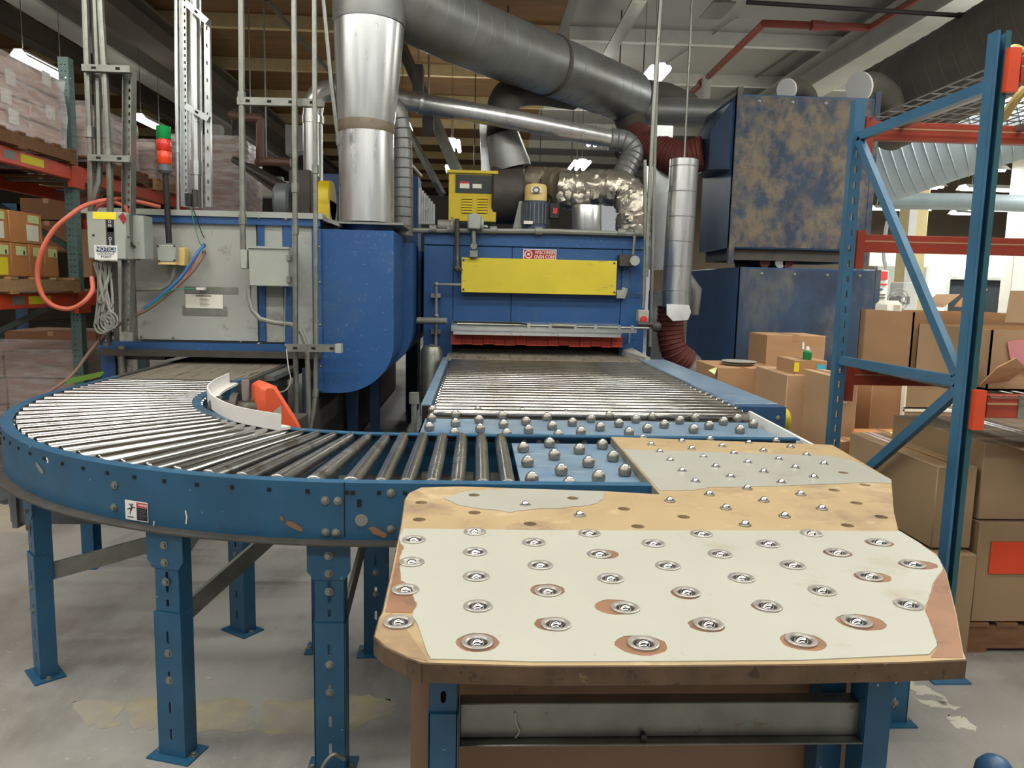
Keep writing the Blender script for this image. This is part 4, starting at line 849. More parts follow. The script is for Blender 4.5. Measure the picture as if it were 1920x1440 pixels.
for nm, pts, r, m, lb in (('foil_wrapped_duct', ((1050, 352, 7.15), (1090, 354, 7.1), (1135, 352, 7.05), (1170, 358, 7.0), (1186, 385, 6.95), (1188, 415, 6.95), (1188, 440, 6.95)), .155, 'foil', 'crinkled foil-wrapped duct bending down onto the right end of the oven roof'), ('dusty_wrapped_duct', ((985, 344, 7.45), (1030, 348, 7.4), (1058, 352, 7.2)), .165, 'dusty_foil', 'dusty brown wrapped duct between the fan and the foil-wrapped duct')):
    P = bez(pxs(*pts), 8); b = MB(); b.tube(P, r, 26); rnd = random.Random(4)
    b.v = [tuple(Vector(v) + V(rnd.uniform(-1, 1), rnd.uniform(-1, 1), rnd.uniform(-1, 1)) * .012) for v in b.v]
    tag(b.build(nm, M[m]), lb, 'duct')
b = MB()
P = bez(pxs((1050, 368, 7.1), (1080, 372, 7.05), (1110, 370, 7.0)), 6); b.tube(P, .10, 20); rnd = random.Random(9); b.v = [tuple(Vector(v) + V(rnd.uniform(-1, 1), rnd.uniform(-1, 1), rnd.uniform(-1, 1)) * .014) for v in b.v]
tag(b.build('foil_wrapped_duct', M['foil']), 'short crumpled foil roll between the motor and the silver cylinder', 'duct')

# ================================================================== ducts overhead
def ribs(b, P, r, step, rr=.006, n=26):
    acc = 0
    for i in range(len(P) - 1):
        d = P[i + 1] - P[i]; L_ = d.length; t = d.normalized()
        while acc < L_:
            q = P[i] + t * acc; b.tube([q - t * rr, q, q + t * rr], 0, n, True, [r, r + rr, r]); acc += step
        acc -= L_
    return b
bd = thing('main_duct', 'large silver vertical duct on the blue plenum bending into a long grey spiral duct', 'duct', at(688, 420, Y=5.95))
q0, q1, q2 = at(688, 418, Y=5.95), at(687, 238, Y=5.95), at(692, 48, Y=5.95)
MB().tube([q0, q1], .205, 36).build('vertical_pipe', M['duct'], bd)
MB().tube([q1, q1 + (q2 - q1) * .1, q2], 0, 36, True, [.208, .215, .258]).build('tapered_pipe', M['duct'], bd)
MB().tube([q1 - V(0, 0, .05), q1 - V(0, 0, .03), q1 + V(0, 0, .03)], 0, 36, False, [.207, .212, .211]).build('clamp_band', M['dusty_foil'], bd)
q3 = at(692, -25, Y=5.95)
MB().tube([q2, q2 + V(0, 0, .02), q3, q3 + V(.02, .08, .16)], 0, 36, True, [.262, .265, .27, .27]).build('elbow', M['duct_dull'], bd)
P = bez([q3 + V(0, .1, .05)] + pxs((770, 10, 6.2), (900, 72, 6.75), (1045, 128, 7.5), (1180, 182, 8.4)), 6)
b = MB(); b.tube(P, .27, 36); ribs(b, P, .27, .16, .0018, 36); b.build('spiral_duct', M['duct_dull'], bd)
q = at(1030, 122, Y=7.4); d = (P[-1] - P[-8]).normalized(); MB().tube([q - d * .02, q, q + d * .02], 0, 36, True, [.271, .28, .271]).build('joint_band', M['duct_dark'], bd)
fl = MB(); fl.box(q0.x - .30, q0.x + .30, q0.y - .28, q0.y + .28, q0.z - .03, q0.z - .015); fl.build('base_flange', M['hose_grey'], bd)
MB().cyl(q0 - V(0, 0, .10), q0 - V(0, 0, .02), .2, n=28).build('base_collar', M['blue_oven'], bd)
P = bez(pxs((752, 442, 6.3), (752, 330, 6.3), (748, 250, 6.3), (736, 205, 6.3), (700, 190, 6.35)), 8); b = MB(); b.tube(P, .095, 22); ribs(b, P[:24], .095, .075, .006, 22)
tag(b.build('flexible_duct', M['duct_dull']), 'grey flexible duct hugging the right side of the tall silver duct', 'duct')
P = pxs((588, 420, 7.0), (587, 300, 7.0), (586, 215, 7.0)) + bez(pxs((587, 205, 7.0), (594, 180, 7.0), (620, 168, 7.05), (660, 172, 7.1)), 5)[1:] + pxs((770, 190, 7.05), (960, 224, 6.98), (1150, 262, 7.3)) 
b = MB(); b.tube(P, .085, 24)
for q in pxs((587, 225, 7.0), (790, 193.5, 7.045)): d = V(0, 0, 1) if q.x < -1 else (P[-1] - P[-2]).normalized(); b.tube([q - d * .03, q + d * .03], .094, 24)
sd = b.build('thin_duct', M['duct']); tag(sd, 'thin silver duct with a bend running behind the big duct to the right', 'duct')
P = bez(pxs((1145, 261, 7.3), (1172, 266, 7.3), (1186, 285, 7.3), (1176, 312, 7.25), (1165, 335, 7.2)), 6); b = MB(); b.tube(P, .1, 20); ribs(b, P, .1, .06, .008, 20); tag(b.build('duct_elbow', M['duct_dull']), 'grey ribbed elbow dropping from the thin duct onto the foil-wrapped duct', 'duct')
P = pxs((1150, 170, 8.6), (1250, 186, 8.7), (1290, 205, 8.8)); tag(MB().tube(P, .17, 24).build('dark_duct', M['duct_dark']), 'dusty dark duct end above the red flexible duct', 'duct')
P = pxs((1190, 208, 8.5), (1300, 212, 8.4), (1400, 216, 8.3)); tag(MB().tube(P, .15, 24).build('dark_duct', M['duct_dull']), 'dark horizontal duct running into the top of the dusty blue collector', 'duct')
P = bez(pxs((1170, 200, 8.4), (1185, 240, 8.3), (1180, 290, 8.2)), 6); tag(MB().tube(P, .16, 22).build('dark_duct', M['duct_dark']), 'dark downward duct branch at the end of the big spiral duct', 'duct')
P = bez(pxs((1318, 288, 7.4), (1275, 297, 7.5), (1235, 284, 7.7), (1205, 268, 8.0), (1188, 255, 8.3)), 8); b = MB(); b.tube(P, .16, 26); ribs(b, P, .16, .04, .007, 26)
tag(b.build('flexible_duct', M['flex_red']), 'dark red ribbed flexible duct sagging left of the upper dusty blue collector', 'duct')
rd = thing('vertical_duct', 'shiny vertical duct with a flared scoop and red hose right of the blue oven', 'duct', at(1280, 600, Y=7.0))
p0, p1 = at(1268, 545, Y=6.95), at(1283, 300, Y=6.95); P = [p0.lerp(p1, i / 4) for i in range(5)]; b = MB(); b.tube([p0, p1], .128, 30); ribs(b, [p0, p1], .128, .22, .004, 30); b.build('duct_pipe', M['duct'], rd); MB().cyl(p1 - V(0, 0, .1), (p1.x, p1.y, CZ), .01, n=6).build('hanger_rod', M['galv'], rd)
b = MB(); b.tube(pxs((1268, 575, 6.95), (1268, 545, 6.95)), 0, 28, True, [.128, .13]); b.prism([at(1250, 570, Y=6.82), at(1292, 572, Y=6.82), at(1296, 585, Y=6.8), at(1290, 600, Y=6.8), at(1262, 602, Y=6.8), at(1250, 590, Y=6.8)], (0, .02, 0)); b.build('scoop', M['galv_bright'], rd)
b = MB().tube(pxs((1285, 520, 7.0), (1300, 545, 7.05), (1300, 590, 7.05)), 0, 18, True, [.06, .08, .05]); b.build('side_scoop', M['duct_dull'], rd)
P = bez(pxs((1258, 575, 7.05), (1257, 625, 7.05), (1265, 660, 7.05), (1285, 678, 7.1)), 7); b = MB(); b.tube(P, .12, 24); ribs(b, P, .12, .042, .010, 24); fx = tag(b.build('flexible_hose', M['flex_red'], rd), 'dark red ribbed flexible hose')
P = pxs((1280, 675, 7.1), (1296, 688, 7.14)); tag(MB().tube(P, .125, 24).build('end_collar', M['duct'], fx), 'shiny metal end collar')
o = box_px(1222, 235, 1256, 505, 7.6, .3).build('square_duct', M['galv_bright']); tag(o, 'tall pale square duct right of the oven behind the shiny duct', 'duct')
X0, X1, Z0, Z1 = rect_px(1222, 545, 1248, 680, 7.5); o = MB().box(X0, X1, 7.5, 7.7, .02, Z1).build('square_duct', M['grey_panel']); tag(o, 'short grey panel behind the oven corner and the red hose', 'panel')
# two thin pipes hanging in front of the oven's right corner
pipe('hanging_pipe', pxs((1241, -30, 6.3), (1225, 200, 6.3), (1214, 440, 6.3), (1212, 520, 6.3)), .016, 'galv', 'left one of two thin pipes hanging down to the oven corner', 'pipe', couplings=(2.2,))
pipe('hanging_pipe', pxs((1233, -30, 6.9), (1235, 60, 6.9), (1229, 240, 6.9), (1222, 520, 6.9), (1218, 650, 6.9)), .015, 'hose_grey', 'right one of two thin pipes hanging behind the oven corner', 'pipe')
# big spiral ducts at upper right
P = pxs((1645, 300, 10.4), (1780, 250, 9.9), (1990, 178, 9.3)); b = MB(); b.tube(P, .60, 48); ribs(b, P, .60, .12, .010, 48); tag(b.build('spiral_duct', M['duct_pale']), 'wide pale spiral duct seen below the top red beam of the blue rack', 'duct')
P = pxs((1655, 205, 8.6), (1780, 142, 7.9), (2010, 15, 6.9)); b = MB(); b.tube(P, .47, 44); ribs(b, P, .47, .14, .004, 44); tag(b.build('upper_dark_duct', M['duct_dark']), 'large dark duct rising to the upper right above the top red beam', 'duct')  # whole duct darker than the pale one below the beam
P = pxs((1668, 377, 11.8), (1800, 378, 11.6), (2050, 386, 11.3)); tag(MB().tube(P, .125, 24).build('spiral_duct', M['duct_pale']), 'pale horizontal duct low under the lamps of the packing area', 'duct')
for (pts, r, lb) in ((((1476, 168, 7.45), (1494, 166, 7.55), (1512, 180, 7.65), (1516, 204, 7.7)), .095, 'small'), (((1612, 164, 7.5), (1638, 163, 7.6), (1664, 184, 7.75), (1668, 212, 7.8)), .135, 'large')):
    P = bez(pxs(*pts), 5); o = MB().tube(P, r, 22).build('outlet_elbow', M['duct_dark']); d = (P[1] - P[0]).normalized()
    MB().tube([P[0] - d * .02, P[0] + d * .004], r * 1.06, 24).build('highlight_disc', M['white'], o); tag(o, lb + ' duct elbow with a painted highlight on its round end on top of the dusty blue collector', 'duct')  # white disc puts the highlight on the elbow's end into the colour

# ================================================================== dust collectors
for nm, (x0, y0, x1, y1), Y, dep, mm, lb in (('dust_collector', (1374, 180, 1640, 469), 7.0, .95, 'blue_dusty', 'upper blue collector box caked with brown dust above the cartons'), ('dust_collector', (1374, 503, 1632, 980), 7.0, 1.7, 'blue_lower', 'lower blue collector box with streaked grime behind the cartons')):
    X0, X1, Z0, Z1 = rect_px(x0, y0, x1, y1, Y); Z0 = max(Z0, .02)
    t = thing(nm, lb, 'collector', ((X0 + X1) / 2, Y + dep / 2, Z0))
    MB().box(X0, X1, Y, Y + dep, Z0, Z1).build('housing', M['blue'], t, bev=.006)
    MB().box(X0 + .015, X1 - .015, Y - .008, Y, Z0 + .015, Z1 - .015).build('front_plate', M[mm], t)
    for x in (X0, X1 - .05): MB().box(x, x + .05, Y - .012, Y + .04, Z0 - (.14 if y0 < 300 else 0), Z1 + (.06 if y0 < 300 else .0)).build('corner_post', M[mm], t)
    for i in range(4):
        x = X0 + .2 + i * (X1 - X0 - .4) / 3; bolt(frame((x, Y - .008, Z1 - .06)), t, .01)
    if y0 < 300:
        MB().prism([(X0, Y + .1, Z1 - .05), (X0, Y + .9, Z1 - .05), (X0, Y + .9, Z0 + .75), (X0, Y + .1, Z0 + .72)], (-.02, 0, 0)).build('inlet_flange', M['blue'], t)
        a = [V(X0 - .02, Y + .1, Z1 - .05), V(X0 - .02, Y + .9, Z1 - .05), V(X0 - .02, Y + .9, Z0 + .75), V(X0 - .02, Y + .1, Z0 + .72)]; c = at(1320, 288, Y=7.4)
        bq = [c + V(0, -.17, .17), c + V(0, .17, .17), c + V(0, .17, -.17), c + V(0, -.17, -.17)]
        MB().add(a + bq, [(0, 1, 2, 3), (7, 6, 5, 4), (0, 4, 5, 1), (1, 5, 6, 2), (2, 6, 7, 3), (3, 7, 4, 0)]).build('inlet_hopper', M['blue_lower'], t)
        MB().box(X0 + .06, X1 - .06, Y + .05, Y + .9, Z0 - .10, Z0 - .002).build('base_tray', M['dark_steel'], t)
    else:
        for x, mm2 in ((1420, 'flex_red'), (1448, 'duct'), (1462, 'flex_red')):
            c = at(x, 489, Y=7.3); MB().cyl((c.x, 7.1, Z1 + .05), (c.x, 7.8, Z1 + .05), .05, n=14).build('hose_stub', M[mm2], t)
# ================================================================== blue plenum boxes left of the oven gap
def plenum(x0, x1, y0, y1, z0, z1, rad, label):
    n = 12; poly = [(x0, y0, z1), (x1, y0, z1)] + [(x1 - rad[0] + rad[0] * math.cos(a), y0, z0 + rad[1] + rad[1] * math.sin(a)) for a in [-PI / 2 * i / n for i in range(n + 1)]] + [(x0, y0, z0)]
    o = MB().prism(poly, (0, y1 - y0, 0)).build('plenum_box', M['blue_oven'], ang=25); return tag(o, label, 'plenum')
pl = plenum(-1.125, -.592, 5.55, 6.22, .705, 1.875, (.40, .36), 'big blue sheet metal plenum with a rounded lower corner under the tall silver duct')
MB().box(-1.128, -1.10, 5.53, 5.56, .72, 1.87).build('edge_angle', M['blue_oven'], pl)
for z in (.9, 1.2, 1.5, 1.75): bolt(frame((-1.112, 5.53, z)), pl, .005)
plenum(-1.10, -.515, 6.26, 6.85, .76, 1.83, (.42, .38), 'second blue plenum box behind the first in the gap between the ovens')
plenum(-1.10, -.50, 7.0, 9.5, .78, 1.80, (.42, .38), 'long third blue plenum box deep in the gap between the ovens')
for x0, y0, x1, y1, Y, lb in ((601, 326, 640, 430, 9.2, 'tall blue panel behind the yellow belt guard'), (762, 330, 784, 420, 9.0, 'tall blue panel right of the tall silver duct')):
    X0, X1, Z0, Z1 = rect_px(x0, y0, x1, y1, Y); o = MB().box(X0, X1, Y, Y + .5, .02, Z1).build('machine_cabinet', M['blue_oven']); MB().box(X0, X1, Y - .01, Y, (Z0 + Z1) / 2 + .1, (Z0 + Z1) / 2 + .13).build('seam_strip', M['blue'], o); tag(o, lb, 'panel')
o = MB()
for i in range(7): X0, X1, Z0, Z1 = rect_px(785 + i * 4.2, 352 + i * 5, 788 + i * 4.2, 420, 8.8); o.box(X0, X1 + .012, 8.8, 8.86, Z0, Z1)
tag(o.build('corrugated_sheet', M['galv_bright']), 'bright corrugated metal sheet left of the yellow control cabinet', 'sheet')
for i, (x, Y, lb) in enumerate(((612, 6.4, 'left'), (660, 6.6, 'middle'), (702, 6.9, 'right'))):
    p = at(x, 760, Y=Y); o = MB().box(p.x - .04, p.x + .04, Y, Y + .08, 0, .78).build('support_post', M['blue']); tag(o, lb + ' one of the dark blue posts carrying the plenum boxes', 'post')

# ================================================================== left oven
LY = 5.6
lo_ = thing('panel_oven', 'oven with grey front panels in a blue frame above the conveyor belt at left', 'oven', (-1.95, 7.5, 0))
MB().box(-2.70, -1.14, 5.64, 12, 1.02, 1.93).build('oven_body', M['grey_panel'], lo_)
def lpanel(x0, y0, x1, y1, m, name='front_panel', dy=.02, Y=LY, bev=.002):
    X0, X1, Z0, Z1 = rect_px(x0, y0, x1, y1, Y); return MB().box(X0, X1, Y, Y + dy, Z0, Z1).build(name, M[m], lo_, bev=bev)
p_main = lpanel(254, 412, 482, 638, 'grey_panel', dy=.04)
lpanel(212, 500, 246, 640, 'grey_panel', dy=.04); lpanel(497, 416, 531, 642, 'grey_panel', dy=.04); lpanel(548, 420, 586, 650, 'grey_panel', dy=.04)
lpanel(484, 405, 497, 640, 'blue_oven', 'frame_post', .05, 5.59); lpanel(531, 405, 547, 646, 'blue_oven', 'frame_post', .05, 5.59); lpanel(586, 408, 600, 655, 'blue_oven', 'frame_post', .05, 5.59)
a, b_ = at(250, 398, Y=5.58), at(600, 409, Y=5.58); MB().box(a.x, b_.x, 5.575, 5.62, 1.895, 1.945).build('top_rail', M['blue_oven'], lo_)
MB().box(a.x - .35, b_.x + .02, 5.56, 5.72, 1.945, 1.985).build('top_angle', M['grey_box'], lo_)
MB().prism([(b_.x, 5.60, 1.945), (b_.x + .13, 5.60, 1.90), (b_.x + .13, 5.75, 1.90), (b_.x, 5.75, 1.945)], (0, 0, .03)).build('sloped_flashing', M['galv'], lo_)
MB().box(a.x - .28, b_.x, 5.57, 5.62, 1.0, 1.05).build('bottom_rail', M['blue_oven'], lo_)
MB().box(a.x - .26, b_.x + .01, 5.50, 5.62, .955, 1.0).build('mouth_lip', M['dark_steel'], lo_)
for x, y in ((485, 408), (536, 411), (485, 645), (536, 648), (265, 632), (452, 640), (325, 633)): bolt(frame(at(x, y, Y=5.57)), lo_, .008)
MB().box(-1.20, -1.14, 5.6, 11, .02, 1.0).build('side_skirt', M['dark_steel'], lo_)
MB().box(-2.70, -2.60, 5.62, 5.75, .02, 1.0).build('leg', M['blue_oven'], lo_); MB().cyl((-2.52, 5.55, .3), (-2.52, 5.55, 1.02), .028, n=10).build('leg_pipe', M['galv'], lo_)
MB().box(-2.58, -2.24, 5.6, 9, .92, .98).build('mouth_side', M['dark_steel'], lo_)
# grey tape, cleaning notice, cable holes
for (x0, y0, x1, y1) in ((346, 538, 447, 551), (342, 574, 426, 592)):
    X0, X1, Z0, Z1 = rect_px(x0, y0, x1, y1, 5.598); MB().box(X0, X1, 5.597, 5.6, Z0, Z1).build('grey_tape', M['galv'], lo_)
X0, X1, Z0, Z1 = rect_px(348, 552, 418, 578, 5.596); nt_ = MB().box(X0, X1, 5.595, 5.597, Z0, Z1).build('paper_notice', M['paper'], lo_)
b = MB(); w2 = X1 - X0
b.box(X0 + w2 * .28, X0 + w2 * .70, 5.5945, 5.595, Z1 - .014, Z1 - .007)
for i in range(7): b.box(X0 + w2 * .38, X0 + w2 * (.58 + .03 * (i % 3)), 5.5945, 5.595, Z1 - .028 - i * .0095, Z1 - .025 - i * .0095)
b.build('small_print', M['print_grey'], nt_)
for x, y in ((382, 460), (382, 474)): p = at(x, y, Y=5.597); MB().cyl(p, p + V(0, .003, 0), .014, n=12).build('cable_hole', M['black'], lo_)
# belt into the oven
bl = thing('infeed_belt', 'flat wire mesh belt carrying goods from the curved conveyor into the grey oven', 'conveyor belt', (-1.77, 5.5, .86))
MB().box(-2.14, -1.40, 4.44, 9, .885, .900).build('belt_surface', M['belt'], bl)
b = MB()
for i in range(40): y = 4.45 + i * .03; b.box(-2.14, -1.40, y, y + .014, .899, .905)
b.build('belt_wires', M['belt'], bl)['kind'] = 'stuff'
for x in (-2.175, -1.365): MB().box(x - .02, x + .02, 4.44, 9, .80, .91).build('side_rail', M['dark_steel'], bl)
MB().box(-1.36, -1.28, 4.9, 9, .87, .90).build('side_rail', M['galv'], bl)
for x in (-2.1, -1.42):
    MB().box(x - .03, x + .03, 5.2, 5.26, 0, .84).build('leg', M['blue'], bl)
# enclosure with three openings: the junction boxes, conduits and switchgear on the oven front
def encl(x0, y0, x1, y1, Y, dep, m, name, label, cat='junction box', bev=.006):
    return tag(box_px(x0, y0, x1, y1, Y, dep).build(name, M[m], bev=bev), label, cat)
jb = encl(466, 464, 542, 537, 5.42, .15, 'grey_box', 'junction_box', 'large plain grey junction box with two clamps on the right end of the oven front')
for y in (484, 524): p = at(543, y, Y=5.45); MB().box(p.x - .012, p.x + .012, 5.41, 5.5, p.z - .02, p.z + .02).build('clamp', M['galv'], jb)
X0, X1, Z0, Z1 = rect_px(464, 462, 541, 466, 5.41); MB().box(X0, X1, 5.41, 5.58, Z0, Z1).build('lid_lip', M['grey_box'], jb)
sb_ = encl(294, 459, 329, 491, 5.44, .14, 'grey_box', 'sensor_box', 'small pale grey box with a tan base under the signal tower')
X0, X1, Z0, Z1 = rect_px(297, 490, 330, 496, 5.45); MB().box(X0, X1, 5.445, 5.58, Z0, Z1).build('tan_base', M['cream'], sb_)
for x, y in ((296, 461), (327, 461), (298, 489), (327, 488)): bolt(frame(at(x, y, Y=5.438)), sb_, .005, M['dark_steel'])
encl(334, 464, 346, 498, 5.5, .08, 'cream', 'mounting_bracket', 'tan metal bracket standing just right of the small pale grey box', 'bracket', .003)
# signal tower
sg = thing('signal_tower', 'green and red signal light tower on a dark pole above the grey oven', 'signal light', at(317, 455, Y=5.5))
p0, p1 = at(317, 456, Y=5.5), at(310, 322, Y=5.5); MB().tube([p0, p1], .020, 12).build('pole', M['black'], sg)
d = V(0, 0, 1); p = at(309, 326, Y=5.5)
zs = [at(309, y, Y=5.5).z for y in (326, 309, 284, 262, 236)]
MB().lathe([(.03, zs[0]), (.046, zs[0] + .02), (.046, zs[1])], (p.x, p.y, 0), 20).build('tower_base', M['motor_grey'], sg)
for i, m in enumerate(('lamp_amber', 'lamp_red', 'lamp_green')):
    MB().lathe([(.044, zs[i + 1] + .002), (.047, zs[i + 1] + .006), (.047, zs[i + 2] - .004), (.044 if i < 2 else .03, zs[i + 2])], (p.x, p.y, 0), 22).build(('lower_red_lens', 'upper_red_lens', 'green_lens')[i], M[m], sg)
# disconnect switch
dc = thing('disconnect_switch', 'grey electrical disconnect box with ON OFF strip and NOTICE label', 'switch box', at(200, 487, Y=5.25))
X0, X1, Z0, Z1 = rect_px(163, 397, 236, 486, 5.2); MB().box(X0, X1, 5.2, 5.42, Z0, Z1).build('box_body', M['grey_box'], dc, bev=.008)
MB().box(X1, X1 + .075, 5.3, 5.44, Z0 + .01, Z1 - .01).build('box_flange', M['grey_box'], dc)
def stick(x0, y0, x1, y1, m, name, parent=dc, Y=5.1985): a0, a1, c0, c1 = rect_px(x0, y0, x1, y1, Y); return MB().box(a0, a1, Y - .001, Y + .002, c0, c1).build(name, M[m], parent)
stick(174, 398, 218, 411, 'label_yellow', 'yellow_tape'); os_ = stick(199, 412, 214, 462, 'print_black', 'switch_strip')
for ch, y in (('O', 416), ('N', 423), ('O', 447.5), ('F', 453.5), ('F', 459)): text(ch, .027, frame(at(206.3 + (y - 440) * .03, y, Y=5.196)), M['print_white'], os_)
stick(201, 427, 214, 435, 'hose_grey', 'switch_slot')
q = [at(x, y, Y=5.198) for x, y in ((222, 406), (231, 398), (238, 411), (232, 421))]; MB().prism(q, (0, -.001, 0)).build('red_diamond', M['red_sign'], dc)
nl = stick(177, 460, 220, 487, 'print_white', 'notice_label', Y=5.196); 
a0, a1, c0, c1 = rect_px(179.5, 462.5, 217.5, 472, 5.194); MB().box(a0, a1, 5.1935, 5.195, c0, c1).build('notice_band', M['navy'], nl)
text('NOTICE', .037, frame(at(198.5, 467.3, Y=5.193)), M['print_white'], nl, sx=.98); text('LOCKOUT', .023, frame(at(199, 475.6, Y=5.193)), M['print_grey'], nl); text('POINT', .023, frame(at(199.3, 481.6, Y=5.193)), M['print_grey'], nl)
p = at(240, 450, Y=5.28); MB().bar(p, p + V(.05, -.02, -.05), .012, .02).build('switch_handle', M['dark_steel'], dc)
for x, y in ((175, 441), (241, 445)): p = at(x, y, Y=5.199); MB().cyl(p, p + V(0, -.002, 0), .008, n=10).build('screw', M['dark_steel'], dc)

# conduits and struts
def perf(name, x0, y0, x1, y1, Y, wd, label, m='galv', slot=True):
    p0, p1 = at(x0, y0, Y=Y), at(x1, y1, Y=Y); L_ = (p1 - p0).length; T = frame(p0, V(0, 1, 0).cross(p1 - p0), (p1 - p0))
    b = MB(); n = int(L_ / .05)
    b.plate([(-wd / 2, 0), (wd / 2, 0), (wd / 2, L_), (-wd / 2, L_)], [rrect(0, .025 + i * L_ / n, .006, .008) for i in range(n)] if slot else [], -.002, .002, T)
    for s_ in (-1, 1): b.box(s_ * wd / 2 - .0015, s_ * wd / 2 + .0015, 0, L_, -.04, .04, T) 
    return tag(b.build(name, M[m]), label, 'strut')
perf('strut_channel', 240, 622, 243, 132, 5.3, .055, 'slotted metal strut standing right of the disconnect switch')
perf('strut_channel', 198, 648, 194, 490, 5.34, .05, 'slotted metal strut hanging under the disconnect switch')
perf('strut_channel', 212, 640, 208, 490, 5.4, .05, 'second slotted metal strut under the disconnect switch, behind the loose wires')
def hbar(name, x0, y0, x1, y1, Y, h, label, m='galv', cat='strut'):
    p0, p1 = at(x0, y0, Y=Y), at(x1, y1, Y=Y); b = MB().bar(p0, p1, .045, h); o = b.build(name, M[m])
    d = (p1 - p0); 
    for i in range(int(d.length / .12)): q = p0 + d * (i + .5) / max(1, int(d.length / .12)); MB().bar(q - d.normalized() * .014 - V(0, .0235, 0), q + d.normalized() * .014 - V(0, .0235, 0), .002, h * .36).build('slot', M['dark'], o)
    return tag(o, label, cat)
hbar('strut_channel', 156, 128, 246, 131, 5.22, .042, 'upper horizontal strut holding the three left conduits')
hbar('strut_channel', 168, 296, 246, 299, 5.22, .042, 'lower horizontal strut holding the three left conduits')
hbar('strut_channel', 446, 190, 606, 194, 5.45, .05, 'horizontal strut between the two long conduits above the oven')
o = hbar('strut_channel', 538, 652, 640, 653, 5.3, .05, 'short horizontal strut ending in an open channel on the blue plenum')
p = at(634, 653, Y=5.28); MB().box(p.x - .015, p.x + .025, 5.25, 5.33, p.z - .03, p.z + .03).build('end_cap', M['grey_box'], o)
pipe('conduit', pxs((159, -20, 5.3), (164, 125, 5.26), (170, 300, 5.24), (171, 398, 5.3)), .022, 'galv', 'leftmost of three grey conduits dropping to the disconnect switch', 'conduit', couplings=(1.7,))
pipe('conduit', pxs((176, -20, 5.34), (182, 130, 5.3), (186, 300, 5.28), (186, 340, 5.28), (176, 372, 5.28), (171, 398, 5.3)), .024, 'galv', 'middle one of three grey conduits, bending at its foot to the disconnect switch', 'conduit')
pipe('conduit', pxs((187, -20, 5.3), (196, 130, 5.24), (206, 330, 5.24), (207, 400, 5.28)), .022, 'galv', 'rightmost of three grey conduits dropping to the disconnect switch', 'conduit', couplings=(1.8,))
pipe('conduit', pxs((452, -20, 5.45), (455, 420, 5.45), (456, 470, 5.45)), .021, 'galv', 'tall conduit ending in a fitting left of the large junction box', 'conduit', couplings=(.45, .98))
o = encl(450, 468, 463, 504, 5.42, .08, 'grey_box', 'conduit_fitting', 'grey elbow conduit fitting left of the large junction box', 'fitting')
pipe('conduit', pxs((551, -20, 5.36), (553, 300, 5.36), (554, 640, 5.36), (556, 812, 5.36)), .019, 'galv', 'long straight conduit running from the roof past the oven frame to the floor', 'conduit', couplings=(1.15, 1.38, 2.5))
pipe('conduit', pxs((589, -20, 5.34), (591, 300, 5.34), (593, 640, 5.34), (592, 735, 5.32), (588, 770, 5.3), (580, 815, 5.28)), .017, 'galv', 'long conduit along the left edge of the blue plenum, bent near the floor', 'conduit', couplings=(1.05, 3.05))
pipe('conduit', pxs((605, -20, 5.9), (622, 160, 5.9), (640, 300, 5.9)), .017, 'galv', 'slanting conduit running down behind the tall silver duct', 'conduit', couplings=(1.75,))
pipe('conduit', pxs((467, 530, 5.48), (466, 556, 5.46), (472, 580, 5.46), (488, 598, 5.46), (515, 605, 5.45), (545, 608, 5.45), (564, 622, 5.44), (575, 650, 5.42), (578, 720, 5.4), (579, 812, 5.4)), .017, 'hose_grey', 'flexible conduit curving from the large junction box down behind the struts', 'conduit')
pipe('conduit', pxs((326, 497, 5.52), (325, 515, 5.52), (318, 532, 5.52), (303, 542, 5.52), (256, 543, 5.5)), .015, 'hose_grey', 'bent conduit from the small pale grey box to the strut', 'conduit')
pipe('support_pole', pxs((572, 690, 5.5), (573, 815, 5.5)), .022, 'motor_blue', 'dark blue pole behind the bent conduits at the corner of the plenum', 'pole')
# tall ladder of struts behind the oven roof edge
perf('strut_channel', 349, 388, 346, -20, 6.3, .05, 'tall slotted strut on the left of the ladder frame above the oven', 'galv_bright')
hbar('strut_channel', 392, 388, 389, 38, 6.3, .035, 'tall strut on the right of the ladder frame above the oven', 'galv_bright')
hbar('strut_channel', 349, 6, 390, 42, 6.255, .045, 'upper slanting bracket of the ladder frame above the oven', 'galv_bright'); hbar('strut_channel', 349, 199, 392, 224, 6.255, .045, 'lower slanting bracket of the ladder frame above the oven', 'galv_bright')
pipe('conduit', pxs((330, -20, 6.35), (332, 200, 6.35), (334, 398, 6.35)), .016, 'galv_bright', 'thin bright conduit on the left of the ladder frame', 'conduit', couplings=(1.4,))
pipe('conduit', pxs((364, -20, 6.3), (366, 200, 6.3), (368, 390, 6.3)), .034, 'galv_bright', 'thick bright conduit inside the ladder frame', 'conduit', couplings=(1.6,))
pipe('conduit', pxs((375, -20, 6.4), (377, 200, 6.4), (379, 390, 6.4)), .012, 'galv_bright', 'thin bright conduit beside the thick one in the ladder frame', 'conduit')
fr = encl(346, 362, 358, 386, 5.6, .06, 'black', 'air_regulator', 'small dark air regulator on the top edge of the grey oven', 'regulator', .004); p = at(366, 372, Y=5.62); MB().cyl(p + V(0, 0, .06), p - V(0, 0, .06), .02, n=10).build('filter_bowl', M['dark_steel'], fr)
